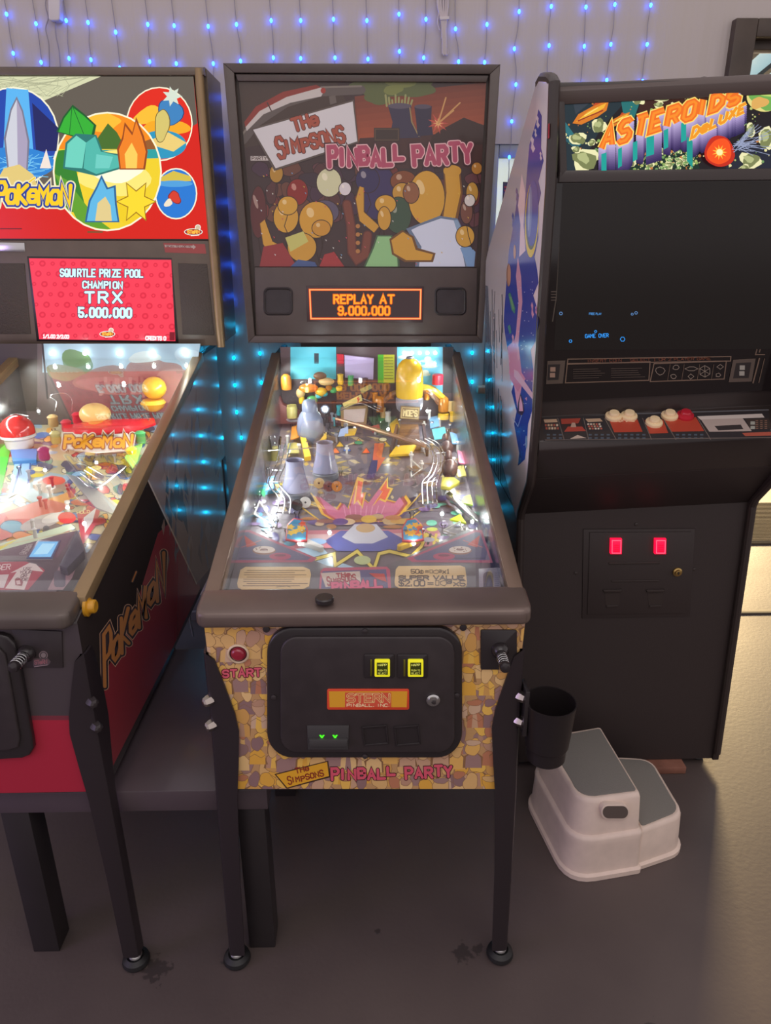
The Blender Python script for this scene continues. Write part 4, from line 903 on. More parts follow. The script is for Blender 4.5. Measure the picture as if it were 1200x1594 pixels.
for x, y in ((478, 700), (492, 716), (540, 706), (620, 706), (640, 716), (656, 730), (700, 752), (690, 772), (404, 780), (396, 800), (430, 820), (450, 800), (722, 836), (690, 826), (584, 676), (628, 684), (660, 668), (672, 700), (530, 742), (640, 742)):
    B = NB(); p = FP(x, y, 0); lathe(B, [(.0035, 0), (.0035, .012), (.0065, .013), (.0068, .017), (.0035, .018), (.0035, .024), (0, .025)], p, n=14); obj('ringed_post', B, rnd.choice([M_white, M_steel, M_rubber, M_clear, M_tan]), fld)
for pts in ([(396, 800), (404, 780), (430, 820), (396, 800)], [(690, 826), (722, 836), (716, 812), (690, 826)], [(640, 716), (656, 730), (640, 742), (640, 716)]):
    B = NB(); tube(B, [FP(*p, .014) for p in pts], .0022, 8, 1); obj('rubber_ring', B, M_rubber, fld)
for x, y, m in ((596, 650, M_tan), (604, 656, M_white), (476, 640, M_green), (470, 628, M_yel), (664, 622, M_org), (700, 640, M_tan), (704, 656, M_yel), (520, 640, M_darkb), (528, 646, M_teal), (584, 626, M_org), (600, 612, M_brown), (568, 604, M_darkb), (546, 600, M_green), (530, 598, M_yel)):
    fpost('back_lane_target', x, y, [(.008, 0), (.0095, .006), (.008, .02), (.0095, .03), (0, .032)], m, .02)
B = NB()
for o in range(3): tube(B, [FP(528+o*2, 640-o*3, .07), FP(560, 628-o*4, .08), FP(590+o*2, 640-o*3, .07)], .0013, 6, 5)
obj('wire_form', B, M_steel, fld)
# small bulbs around the field: lamp and its own light
def gi(parent, p, power, col=(.93, 1, .97), bulb=True):
    if bulb:
        B = NB(); ball(B, p, .0042, 12, 8); o = obj('field_lamp', B, M_bulb, parent)
    l = bpy.data.lights.new('field_lamp_light', 'POINT'); l.energy = power*.16; l.color = col; l.shadow_soft_size = .004
    lo = bpy.data.objects.new('field_lamp_light', l); COL.objects.link(lo); lo.location = p+V((0, -.004, .014))
for x, y, h, e in ((414, 792, .03, .35), (414, 813, .03, .35), (513, 829, .03, .5), (644, 846, .02, .3), (466, 846, .02, .3), (688, 800, .03, .3), (478, 606, .06, .4), (604, 668, .05, .3), (735, 812, .02, .25), (665, 640, .06, .35)):
    gi(fld, FP(x, y, h), e)
for x in (480, 560, 653): 
    l = bpy.data.lights.new('strip_light', 'POINT'); l.energy = .09; l.color = (.93, 1, 1); l.shadow_soft_size = .005
    lo = bpy.data.objects.new('strip_light', l); COL.objects.link(lo); lo.location = P_REAR.at(x, 556, .09)

# ------------------------------------------------------------------ the red pinball machine at the left
def proj(p):
    q = V(p)-CAM; d = q.dot(FW); return (600+F_PX*q.dot(RT)/d, 797-F_PX*q.dot(UP)/d)
XL = -.7845
M_railL = mat('gold_lit_brown_rail', (150, 126, 92), .4, metal=.4, noise=.08, nscale=14)
M_lockL = mat('dark_grey_lockbar', (98, 88, 82), .4, metal=.25, noise=.1, nscale=10)
M_sideL = mat('black_cabinet_side', (50, 43, 42), .22, coat=.25)
R2, cab2, field2, head2 = pinball_shell(XL, 'red and black pinball machine at the left with brightly lit backglass and pink screen', None, M_sideL, M_headL, M_railL, M_lockL, M_black, -.005)
# head: rounded side trim, lit glass, screen and speaker panel
B = NB(); q0, q1 = P_HEAD.at(311, 106, 0), P_HEAD.at(346, 540, 0); tube(B, [q0+V((-.004, .004, 0)), q1+V((-.004, .004, 0))], .012, 14); obj('head_trim', B, M_railL, head2)
B = NB(); top0, top1 = P_HEAD.at(-260, 106, 0), P_HEAD.at(311, 106, 0)
slab(B, P_HEAD, [(-250, 105), (316, 105), (318, 117), (-248, 117)], -.022, .004, .003); slab(B, P_HEAD, [(303, 112), (313, 112), (346, 540), (328, 376)], -.022, .002, .002); obj('head_frame', B, M_headL, head2)
P_BG2 = P_HEAD.off(-.006)
bq = [(-235, 119), (301, 119), (324.5, 372), (-205, 371)]
B = NB(); slab(B, P_BG2, bq, -.01, 0); bg2 = obj('backglass', B, M_blackgloss, head2)
a = Art(P_BG2, 1.0, clip=bq)
RED = (214, 30, 16)
a.poly(bq, RED); a.poly([(-235, 119), (301, 119), (307, 192), (150, 290), (-225, 330)], (98, 90, 80)); a.poly([(-235, 119), (157, 119), (70, 156), (-230, 300)], (214, 216, 176))
for i in range(26): a.line([(rnd.uniform(-40, 140), 120), (rnd.uniform(-40, 120), 134), (rnd.uniform(-40, 100), 150)], .7, (170, 172, 140), cap=False)
WH = (250, 244, 214)
a.ell(20, 214, 72, 79, WH); a.ell(20, 214, 69.5, 76.5, (30, 70, 170)); a.poly([(10, 137), (44, 140), (52, 235), (5, 235)], (90, 180, 240)); a.poly([(50, 160), (92, 200), (88, 235), (56, 235)], (28, 34, 96)); a.ell(20, 255, 66, 26, (40, 130, 210)); 
for i in range(16): a.line([(rnd.uniform(-20, 40), rnd.uniform(240, 280))]*1+[(rnd.uniform(45, 88), rnd.uniform(240, 280))], 1, (120, 200, 240), cap=False)
a.poly([(14, 285), (6, 215), (16, 170), (26, 150), (36, 172), (46, 220), (42, 285)], (120, 120, 140)); a.poly([(16, 283), (9, 216), (18, 172), (26, 155), (34, 174), (43, 220), (40, 283)], (206, 208, 218)); a.poly([(26, 155), (34, 174), (43, 220), (40, 283), (28, 283)], (170, 160, 186)); a.poly([(-10, 290), (6, 262), (30, 256), (52, 272), (58, 290)], (226, 200, 120)); a.poly([(62, 262), (72, 232), (80, 262)], (240, 226, 214))
a.ell(248, 193, 52, 58, WH); a.ell(248, 193, 50, 56, (226, 40, 20)); a.blob(232, 180, 22, 14, (250, 190, 50), .3); a.blob(256, 200, 36, 14, (246, 170, 30), .2); a.ell(252, 225, 38, 22, (40, 150, 190)); a.poly([(225, 222), (262, 206), (290, 222), (270, 236)], (236, 206, 120)); a.blob(264, 176, 16, 24, (60, 130, 190), .3, (20, 60, 110)); a.blob(252, 195, 10, 26, (214, 196, 110), .2, (110, 90, 40)); a.star(268, 150, 8, 16, 7, (214, 226, 210))
a.ell(274, 301.5, 33, 40, WH); a.ell(274, 301.5, 31, 38, (36, 120, 210)); a.poly([(252, 275), (270, 266), (296, 274), (298, 282), (250, 282)], (214, 190, 70)); a.ell(272, 286, 28, 5, (80, 160, 220)); a.blob(272, 307, 8, 9, (214, 60, 40), .3, (120, 30, 30)); a.blob(262, 316, 6, 6, (240, 226, 200), .3)
a.ell(167, 267, 85, 93, WH); a.ell(167, 267, 82.5, 90.5, (240, 208, 40))
mc = [(167+82*math.cos(2*PI*i/40), 267+90*math.sin(2*PI*i/40)) for i in range(40)]; keep = a.clip; a.clip = mc
a.poly([(80, 170), (260, 170), (260, 232), (80, 232)], (246, 140, 20)); a.blob(150, 188, 40, 14, (250, 190, 50), .3); a.poly([(140, 232), (168, 192), (182, 206), (196, 232)], (70, 110, 40)); a.poly([(195, 232), (240, 214), (255, 240)], (150, 90, 40)); a.poly([(80, 235), (260, 232), (260, 246), (80, 250)], (40, 160, 160))
a.blob(178, 270, 62, 32, (250, 232, 120), .2); a.blob(184, 264, 40, 20, (255, 250, 220), .15); a.poly([(85, 235), (112, 232), (122, 280), (135, 330), (100, 330), (84, 280)], (50, 130, 40)); a.poly([(84, 270), (104, 280), (150, 340), (180, 362), (130, 362)], (96, 160, 40)); a.blob(215, 330, 40, 22, (240, 206, 30), .2)
a.clip = keep
# plain plants, stones and hills where the photo has figures
a.poly([(88, 205), (98, 182), (113, 163), (132, 178), (150, 195), (146, 214), (118, 214)], (20, 90, 40)); a.poly([(91, 205), (100, 184), (113, 167), (130, 180), (146, 195), (142, 212), (118, 212)], (50, 176, 50)); a.line([(112, 168), (108, 210)], 1.2, (20, 110, 40)); a.line([(114, 168), (130, 208)], 1.2, (20, 110, 40))
a.poly([(98, 262), (102, 222), (118, 208), (150, 210), (160, 236), (186, 240), (190, 262), (150, 274)], (40, 120, 112)); a.poly([(101, 260), (105, 224), (119, 211), (134, 222), (128, 262)], (110, 210, 190)); a.poly([(134, 222), (148, 212), (157, 236), (183, 242), (187, 260), (150, 271), (130, 262)], (80, 184, 170)); a.poly([(150, 240), (176, 244), (170, 262), (148, 262)], (110, 206, 194))
a.poly([(186, 264), (182, 232), (190, 214), (194, 190), (206, 206), (212, 182), (224, 212), (230, 236), (226, 264)], (150, 70, 20)); a.poly([(188, 262), (185, 233), (192, 216), (195, 196), (206, 211), (212, 189), (221, 213), (227, 236), (223, 262)], (240, 130, 30)); a.poly([(196, 262), (194, 240), (205, 222), (214, 240), (213, 262)], (252, 206, 90))
a.poly([(132, 346), (138, 312), (150, 290), (158, 272), (168, 292), (180, 288), (182, 318), (186, 346)], (40, 100, 150)); a.poly([(135, 344), (141, 313), (152, 292), (158, 278), (166, 295), (177, 292), (179, 318), (183, 344)], (96, 184, 228)); a.poly([(148, 344), (152, 316), (164, 306), (172, 320), (174, 344)], (226, 204, 140))
a.star(212, 314, 16, 32, 6, (160, 116, 20), 1.1); a.star(212, 314, 14, 29, 6, (250, 218, 44), 1.1)
def poke(a, p0, p1, h, upv, w, outer, mid, inner, hs, dy):
    for ww, c in ((w*2.6, outer), (w*1.9, mid), (w, inner)):
        a.text('PoKeMoN', p0, p1, h, ww, c, upv=upv, hs=hs, dy=dy, jit=.1)
poke(a, (-6, 318), (108, 318), 27, (2, -27), 6.4, (240, 232, 190), (30, 60, 150), (250, 206, 20), [1.35, 1.1, 1.05, 1.0, .95, 1.1, 1.1], [-.4, .4, .2, .8, .2, .2, -.2]); a.line([(46, 283), (54, 277)], 4.5, (240, 232, 190)); a.line([(46, 283), (54, 277)], 2.6, (250, 206, 20))
def maker(a, x, y, s, c1=(196, 40, 30), c2=(240, 232, 220)):
    a.ell(x, y, 14.5*s, 5.6*s, c2); a.ell(x+7*s, y-7*s, 4.6*s, 4.6*s, c2); a.ell(x, y, 13*s, 4.4*s, (40, 26, 26)); a.ell(x, y, 12*s, 3.6*s, c1); a.ell(x+7*s, y-7*s, 3.4*s, 3.4*s, (210, 190, 160))
    a.text('Stern', (x-9*s, y+2.3*s), (x+9*s, y+2.3*s), 5*s, 1.5*s, (250, 190, 70)); a.line([(x-4*s, y+6*s), (x+9*s, y+5*s)], 1.1*s, c2)
maker(a, 301, 361, 1)
a.rect(0, 355, 34, 357, (120, 24, 20)); a.rect(136, 360, 160, 362.5, (120, 80, 40)); a.build('lit_backglass_print', M_lit, bg2)
B = NB(); slab(B, P_HEAD, [(-205, 374), (326, 375), (342, 538), (-190, 538)], -.016, -.002, .002); sp2 = obj('speaker_panel', B, M_headL, head2)
M_mesh = mat('speaker_mesh', (70, 60, 52), .5, bump=1, bscale=260)
for q in ([(277, 410), (322, 411), (334, 522), (284, 521)], [(-60, 410), (38, 410), (48, 520), (-50, 520)]):
    B = NB(); slab(B, P_HEAD, q, -.003, -.0005, .0008); obj('speaker_grille', B, M_mesh, sp2)
lq = [(45, 402), (264, 404.5), (268, 408), (274, 529), (270, 531.5), (61, 528)]
B = NB(); slab(B, P_HEAD, [(42, 399), (267, 401.5), (278, 534), (57, 531)], -.004, -.001, .0006); sc2 = obj('video_screen', B, M_blackgloss, sp2)
a = Art(P_HEAD, 1.0, clip=[(45, 402), (266.5, 404.5), (273, 531), (61, 528)], lift=-.0009)
a.poly([(44, 401), (268, 404), (274, 532), (60, 529)], (236, 60, 82))
a.mark()
for i in range(15):
    for j in range(8):
        a.cyc(0, 1); x = 50+i*16+(j % 2)*8+j*1.6; y = 410+j*16+i*.2; r = 5.2 if (i+j) % 2 else 3.4
        a.ell(x, y, r, r*.95, (214, 40, 64), n=16); a.ell(x, y, r*.5, r*.45, (232, 56, 78), n=12)
a.done(3)
CY = (206, 244, 250)
for w, c in ((4.4, (70, 50, 80)), (2.6, CY)):
    a.text('SQUIRTLE PRIZE POOL', (94, 430), (222, 431.5), 11, w, c, sp=.9); a.text('CHAMPION', (129, 448), (190, 449), 10, w, c, sp=.9); a.text('TRX', (133, 471), (189, 472), 16.5, w+1, c) if False else None
    for ch, x in (('T', 133), ('R', 154), ('X', 176)): a.text(ch, (x, 471), (x+13, 471), 16, w+1.2, c)
    a.text('5,000,000', (123, 493), (204, 494), 13.5, w+1.2, c, sp=1.2)
a.text('1/1.00 2/2.00', (67, 526), (107, 526.8), 5, 1.8, (250, 236, 240)); a.text('CREDITS 0', (227, 529), (258, 529.5), 5.4, 1.8, (250, 236, 240)); maker(a, 167, 520, .85)
a.rect(264, 517, 272, 530, (120, 20, 36)); a.build('screen_picture', M_scr, sc2)
B = NB(); slab(B, P_HEAD, [(-20, 377), (38, 378), (39, 392), (-20, 391)], -.003, 0, .0005); obj('metal_badge', B, M_steel, sp2)
a = Art(P_HEAD, 1.2, lift=-.0015); a.poly([(254, 378), (319, 380), (321, 395), (257, 393)], (150, 70, 66)); a.poly([(256, 381), (300, 382.5), (300, 380.5), (305, 384.5), (301, 388), (300, 386), (257, 384.8)], (176, 160, 150)); a.text('SCAN TO LOG IN', (259, 384.6), (297, 385.4), 2.6, .7, (110, 60, 60)); a.build('sticker_print', M_art, sp2)

# front: black upper part, red lower part, coin door, plunger
a = Art(P_FRONT, KR, clip=[proj((XL-H, 0, .46)), proj((XL+H, 0, .46)), proj((XL+H, 0, .828)), proj((XL-H, 0, .828))])
a.rect(-500, 900, 200, 1240, (66, 58, 60)); a.poly([(-500, 1119), (200, 1119), (200, 1240), (-500, 1240)], (160, 34, 54)); a.poly([(-500, 1114), (200, 1114), (200, 1121), (-500, 1121)], (110, 44, 54)); a.build('front_panel_print', M_art, cab2)
B = NB(); dq = [(-300, 985), (0, 988), (12, 992), (22, 1003), (29, 1030), (50, 1150), (52, 1165), (46, 1176), (34, 1181), (0, 1183), (-290, 1184)]; slab(B, P_FRONT, dq, 0, .011, .004, 3); cd2 = obj('coin_door', B, M_blackgloss, R2)
B = NB(); slab(B, P_FRONT, [(-280, 1000), (-8, 1004), (8, 1020), (31, 1150), (28, 1164), (12, 1169), (-270, 1170)], .01, .016, .003, 3); obj('door_plate', B, M_black, cd2)
B = NB(); slab(B, P_FRONT, [(18, 980), (96, 983), (98, 1040), (34, 1040)], 0, .003, .0012); pp = obj('plunger_plate', B, M_black, R2)
c = P_FRONT.at(42, 1016, .003)
B = NB(); lathe(B, [(.016, 0), (.015, .006), (.010, .012), (.010, .018), (.0085, .02)], c, (0, -1, 0)); obj('shooter_housing', B, M_blackgloss, pp)
B = NB(); ax = V((0, -1, .06)).normalized(); u, w, _ = basis(ax); tube(B, [c+ax*(.012+.00055*i)+(u*math.cos(i*.5)+w*math.sin(i*.5))*.0095 for i in range(64)], .0012, 6, 1); obj('shooter_spring', B, M_steel, pp)
B = NB(); lathe(B, [(.004, 0), (.004, .038), (.007, .039), (.0095, .043), (.0105, .049), (.008, .055), (0, .057)], c, ax, 20); obj('shooter_knob', B, M_blackgloss, pp)
a = Art(P_FRONT.off(.003), KR); a.ell(67.5, 1020, 7, 6.5, (120, 104, 108)); a.ell(67.5, 1020, 5.5, 5, (60, 52, 54)); a.ell(67.5, 1020, 4, 3.8, (130, 116, 120)); a.poly([(51, 1025), (74, 1024), (79, 1030), (76, 1035), (52, 1037)], (84, 70, 74)); a.text('Stern', (54, 1034), (73, 1033), 6, 1.3, (140, 90, 96)); a.line([(53, 1038), (74, 1035)], 1, (150, 130, 134)); a.build('maker_decal', M_art, pp)
# right side print
P_SIDE = Plane((XL+H, 0, 0), (1, 0, 0))
sq = [proj((XL+H, y, z)) for y, z in ((.004, .462), (.004, .83), (.05, .842), (1.12, 1.118), (1.338, 1.118), (1.338, .462))]
a = Art(P_SIDE, 1.9, clip=None); 
def clipq(a, pts, col):
    a.clip = sq; a.poly(pts, col); a.clip = None
clipq(a, [(150, 1090), (168, 1040), (190, 990), (214, 935), (236, 862), (246, 830), (262, 815), (312, 915), (268, 1010), (172, 1200), (140, 1200)], (122, 38, 46))
clipq(a, [(142, 1090), (150, 1075), (160, 1120), (175, 1186), (160, 1200)], (110, 30, 40))
clipq(a, [(228, 742), (297, 608), (330, 520), (480, 500), (480, 700), (306, 909)], (136, 116, 106))
a.mark()
for i in range(60):
    a.cyc(i, 15); t = rnd.random(); y0 = rnd.uniform(600, 860); x = rnd.uniform(255, 345); L = rnd.uniform(20, 70)
    clipq(a, [(x, y0), (x+rnd.uniform(1, 4), y0+L*.4), (x+rnd.uniform(-5, 6), y0+L), (x+rnd.uniform(-6, -1), y0+L*.5)], rnd.choice([(112, 98, 94), (150, 130, 118), (96, 92, 98), (128, 104, 92), (120, 118, 122)]))
a.done(15)
for i in range(16):
    x = 258+rnd.uniform(0, 30); y0 = rnd.uniform(735, 790); clipq(a, [(x, y0), (x+3, y0+10), (x+rnd.uniform(2, 7), y0+rnd.uniform(30, 60)), (x-2, y0+26)], (74, 72, 76))
a.clip = None
a.line([(228, 742), (306, 909)], 2.2, (176, 158, 140)); a.line([(297, 608), (228, 742)], 1.2, (110, 96, 90))
hs = [1.55, .85, 1.05, .8, .95, .75, 1.15]; dy = [-1.2, .8, .2, 1, .3, 1.5, .2]
for ww, c in ((18, (190, 150, 120)), (15.4, (54, 42, 44)), (7.5, (164, 108, 58))): a.text('PoKeMoN', (163, 1058), (256, 922), 50, ww*.72, c, upv=(-1, -52), hs=hs, dy=dy)
a.line([(206, 905), (212, 890)], 5, (54, 42, 44)); a.line([(206, 905), (212, 890)], 2.2, (164, 108, 58))
a.build('side_print', art_mat('side_print_vinyl', .16, coat=.35), cab2)
B = NB(); lathe(B, [(.0185, 0), (.0185, .005), (.013, .007), (.0125, .016), (.010, .018), (0, .0172)], P_SIDE.at(134, 944, 0), (1, 0, 0), 28); obj('flipper_button', B, mat('yellow_flipper_button', (214, 156, 40), .3, coat=.4), R2)

# playfield of the left machine
f2 = field2
a = Art(P_REAR, 1.1, clip=[(-20, 535), (312, 535), (292, 660), (-20, 660)]); a.rect(-60, 530, 330, 670, (96, 84, 80)); a.poly([(66, 530), (330, 530), (330, 580), (66, 580)], (150, 176, 190)); a.rect(-40, 530, 58, 640, (70, 62, 54)); a.line([(66, 535), (74, 620)], 3, (50, 44, 42))
for x, y, rx, ry, c in ((120, 566, 26, 20, (90, 120, 76)), (100, 580, 26, 14, (120, 120, 84)), (160, 590, 40, 20, (132, 104, 92)), (218, 585, 26, 22, (140, 104, 96)), (250, 580, 34, 22, (136, 100, 92)), (190, 600, 60, 16, (146, 112, 104)), (292, 556, 18, 16, (170, 190, 200)), (270, 600, 40, 24, (150, 120, 110)), (225, 556, 22, 10, (176, 190, 190))): a.blob(x, y, rx, ry, c, .25)
for i in range(40): a.rect(*(lambda x, y: (x, y, x+rnd.uniform(3, 8), y+rnd.uniform(8, 18)))(rnd.uniform(150, 250), rnd.uniform(585, 605)), rnd.choice([(120, 84, 80), (160, 130, 120), (104, 80, 84)]))
a.build('rear_picture', M_art, f2)
for x in (80, 132, 184, 236, 287):
    B = NB(); ball(B, P_REAR.at(x, 550, .012), .006, 14, 8); obj('strip_lamp', B, M_bulb, f2)
a = Art(P_FIELD, .95, clip=[(-30, 950), (74, 946), (286, 655), (-30, 655)], lift=.0004)
a.poly([(-40, 960), (76, 950), (290, 650), (-40, 650)], (190, 176, 140))
a.mark()
for i in range(260):
    a.cyc(i, 30, 2); y = rnd.uniform(658, 880); xr = 286-(y-655)*.72; x = rnd.uniform(-20, xr)
    a.blob(x, y, rnd.uniform(4, 15), rnd.uniform(2, 7), rnd.choice([(206, 190, 120), (180, 60, 60), (80, 110, 170), (226, 160, 60), (230, 220, 190), (110, 140, 110), (90, 80, 110), (150, 180, 200), (214, 196, 60), (200, 90, 70), (120, 100, 90)]), .3, rnd.choice([None, (70, 60, 70)]), 1, 12)
a.done(30, 2)
for x, y in ((60, 730), (95, 748), (140, 706), (170, 700), (20, 760), (185, 720), (150, 728)): a.ell(x, y, 8, 3.4, (246, 230, 150))
a.poly([(0, 690), (18, 692), (0, 772)], (90, 210, 70)); a.poly([(24, 716), (52, 712), (40, 760), (12, 776)], (150, 190, 220)); a.line([(20, 766), (34, 718), (48, 716), (44, 752)], 3, (50, 80, 150)); a.poly([(22, 765), (78, 735), (112, 742), (60, 788)], (150, 170, 176)); a.ell(78, 757, 27, 11, (160, 130, 110)); a.ell(84, 748, 18, 7, (206, 80, 60)); a.ell(79, 758, 8, 4, (246, 240, 236)); a.ell(80, 758, 4, 2, (60, 60, 70))
a.poly([(60, 782), (112, 764), (108, 780), (84, 790)], (236, 156, 40)); a.poly([(0, 800), (70, 776), (110, 786), (60, 820), (0, 842)], (214, 84, 66)); a.blob(20, 820, 18, 9, (110, 170, 190), .2, (60, 80, 100)); a.blob(36, 836, 16, 8, (236, 140, 50), .2, (120, 60, 30)); a.ell(66, 812, 36, 10, (190, 180, 170), -.3); a.ell(84, 806, 20, 7, (226, 220, 210), -.3); a.ell(104, 806, 14, 9, (226, 60, 60)); a.ell(72, 822, 5, 4, (70, 70, 70)); a.poly([(0, 862), (0, 846), (60, 830), (110, 815), (118, 822), (40, 850)], (210, 226, 190)); a.poly([(0, 850), (30, 838), (0, 856)], (240, 230, 60))
a.ell(128, 782, 18, 5, (206, 90, 60)); a.poly([(120, 800), (160, 780), (150, 815), (128, 850)], (190, 60, 76)); a.poly([(130, 806), (150, 790), (144, 812), (132, 830)], (226, 220, 220)); a.text('HOLD', (120, 800), (140, 798), 4, 1, (246, 230, 160))
a.build('playfield_art', M_field, f2)
# apron with little screen and red card
B = NB(); slab(B, P_APRON, [(-60, 872), (0, 857), (118, 825), (122, 826), (132, 854), (128, 870), (96, 912), (60, 950), (-60, 950)], -.03, 0, .001); ap2 = obj('apron', B, mat('dark_purple_apron', (92, 76, 92), .35), f2)
a = Art(P_APRON, 1.1)
a.poly([(-60, 868), (0, 857), (118, 826), (106, 844), (90, 868), (0, 868), (-60, 872)], (104, 70, 92)); a.poly([(-60, 866), (80, 864), (82, 872), (-60, 873)], (130, 118, 124)); a.line([(-60, 862), (118, 826)], 1, (210, 190, 150))
a.poly([(119, 826), (130, 852), (126, 868), (110, 880), (92, 880)], (66, 62, 84)); a.poly([(-60, 876), (40, 874), (66, 884), (70, 888), (44, 918), (-60, 919)], (176, 50, 80)); a.poly([(16, 892), (46, 876), (56, 878), (68, 890), (50, 888), (38, 918), (8, 916), (26, 890)], (226, 210, 206))
for i, (t, x0, x1) in enumerate((('USE', 36, 48), ('YOUR', 30, 49), ('QR', 32, 41), ('CODE', 24, 43))): a.text(t, (x0, 887+i*5.6), (x1, 887.4+i*5.6), 4.2, .9, (110, 60, 80), upv=(1.5, -4.2))
a.text('ADER', (-12, 888), (15, 886), 8, 1.4, (230, 206, 206), upv=(2, -8)); a.poly([(-30, 896), (14, 894), (6, 915), (-34, 915)], (220, 204, 204)); a.poly([(23, 901), (31, 900), (36, 906), (34, 912), (24, 911)], (150, 50, 70)); a.poly([(25, 904), (31, 903), (32, 909), (26, 910)], (220, 190, 190))
for i, t in enumerate(('USE', 'YOUR', 'QR', 'CODE')): a.text(t, (41-i*3.6, 851+i*4), (50-i*2.6, 850.4+i*4), 3.2, .7, (196, 180, 180), upv=(1.2, -3.2))
a.poly([(92, 882), (122, 876), (112, 900), (98, 918), (74, 918)], (156, 120, 130)); a.poly(rrect(84, 888, 102, 914, 5), (80, 70, 92)); a.build('apron_print', M_art, ap2)
B = NB(); slab(B, P_APRON, [(41, 868.5), (58, 841), (94, 841), (81, 869)], 0, .002, .0008); sc = obj('small_screen', B, mat('screen_rim', (70, 76, 130), .3), ap2)
a = Art(P_APRON.off(.002)); a.poly([(45, 867), (60, 843), (91, 843), (79, 867)], (120, 190, 240)); a.poly([(52, 863), (66, 846), (86, 846), (74, 862)], (170, 222, 250)); a.build('screen_glow', M_scr, sc)
B = NB(); prism(B, [FP(119, 829, .06), FP(131, 856, .06), FP(104, 884, .05), FP(92, 880, .05)], (0, 0, -.02), .002); obj('apron_corner', B, mat('dark_slate_plastic', (76, 72, 92), .4), f2)
# moulded pieces: plain domes, ball, ramps
def twotone(name, px, py, h, r, top, bot, capz=.1):
    c = FP(px, py, h); B = NB(); n = 10; lathe(B, [(r*math.cos(-PI/2+PI/2*i/n), r*math.sin(-PI/2+PI/2*i/n)) for i in range(n+1)], c, n=32); lo = obj(name+'_bowl', B, bot, f2)
    B = NB(); lathe(B, [(r*1.01*math.cos(PI/2*i/n), r*1.01*math.sin(PI/2*i/n)) for i in range(n+1)], c+V((0, 0, .0004)), n=32); return obj(name+'_dome', B, top, f2)
M_white2 = mat('white_gloss_plastic', (232, 230, 226), .15, coat=.5); M_red2 = mat('red_gloss_plastic', (206, 40, 36), .15, coat=.5); M_cream = mat('cream_plastic', (226, 204, 120), .35, coat=.3)
B = NB(); c = FP(28, 676, .05); lathe(B, [(.030, -.042), (.036, -.036), (.040, -.012), (.047, -.006), (.047, .001), (0, .002)], c, n=32); obj('beacon_base', B, M_white2, f2)
B = NB(); lathe(B, [(.046, .002)]+[(.046*math.cos(PI/2*i/10), .012+.042*math.sin(PI/2*i/10)) for i in range(11)], c, n=32); obj('red_beacon_dome', B, M_red2, f2)
B = NB(); prism(B, [FP(16, 700, .02), FP(58, 698, .02), FP(56, 716, .01), FP(20, 718, .01)], (0, 0, -.01)); obj('blue_ornament_base', B, mat('sky_blue_plastic', (70, 130, 190), .35), f2)
B = NB(); ball(B, FP(148, 645, .06), (.046, .038, .034)); obj('cream_dome', B, M_cream, f2)
B = NB(); lathe(B, [(.028, 0), (.03, .012), (.02, .02), (0, .02)], FP(152, 664, .03)); obj('cream_dome_foot', B, M_org, f2)
B = NB(); ball(B, FP(240, 604, .10), (.036, .034, .034)); obj('yellow_ball', B, M_yel, f2)
B = NB(); lathe(B, [(.016, -.03), (.03, -.02), (.038, -.006), (.03, .004), (0, .006)], FP(238, 624, .08)); obj('yellow_ball_stand', B, M_yel, f2)
B = NB(); prism(B, [FP(98, 662, .045), FP(160, 652, .05), FP(240, 650, .05), FP(242, 658, .05), FP(200, 672, .045), FP(100, 676, .04)], (0, 0, -.008), .001); obj('red_ramp_plastic', B, mat('red_ramp_plastic', (214, 30, 40), .2, coat=.5), f2)
q = [(94, 697), (98, 674), (150, 678), (198, 674), (210, 700), (150, 704)]
B = NB(); slab(B, P_FIELD.off(.05), q, -.003, 0); lp = obj('logo_plastic', B, mat('white_edged_plastic', (220, 214, 200), .3), f2)
a = Art(P_FIELD.off(.05)); poke(a, (100, 697), (204, 696), 17, (2, -17), 4.4, (226, 220, 200), (150, 90, 50), (240, 176, 40), [1.1, .95, 1.05, .9, 1, .95, 1.1], [0, .5, .2, .8, .2, .3, 0]); a.build('plastic_print', M_artgloss, lp)
B = NB(); n = 20; prev = None
for i in range(n+1):
    t = i/n; an = -1.9+t*3.2; x, y = 165-62*math.cos(an*1)*.98, 722-46*math.sin(an)*-1
    p = FP(x, y, .03), FP(x, y, .055)
    r = [B.verts.new(p[0]), B.verts.new(p[1])]
    if prev: B.faces.new((prev[0], r[0], r[1], prev[1]))
    prev = r
obj('clear_ramp', B, M_clear, f2)
B = NB(); q = [FP(104, 738, .04), FP(122, 742, .045), FP(190, 790, .03), FP(176, 800, .03), FP(150, 790, .03)]; prism(B, q, (0, 0, -.004)); obj('clear_ramp_flap', B, mat('frosted_plastic', (214, 208, 186), .3, trans=.4), f2)
B = NB()
for o in range(4): tube(B, [FP(120+o*6, 742-o*5, .05), FP(150+o*6, 760-o*6, .05), FP(196-o*3, 726+o*3, .05)], .0014, 6, 5)
tube(B, [FP(116, 770, .02), FP(136, 758, .02), FP(150, 772, .02), FP(130, 782, .02), FP(116, 770, .02)], .0014); obj('wire_ramp', B, M_steel, f2)
for x, y, m in ((70, 716, mat('plum_plastic', (140, 50, 100), .3)), (105, 672, M_redp), (88, 690, M_yelclear), (84, 664, M_tan), (122, 660, M_redp), (206, 716, M_yel), (220, 690, M_green)):
    fpost('ornament_post', x, y, [(.012, 0), (.015, .008), (.013, .022), (.016, .03), (.009, .036), (0, .037)], m, .02, f2)
B = NB(); slab(B, P_FIELD.off(.04), [(194, 712), (204, 696), (222, 690), (214, 716), (206, 728)], -.003, 0); obj('green_edged_plastic', B, mat('green_edged_plastic', (150, 200, 80), .3), f2)
B = NB(); prev = None
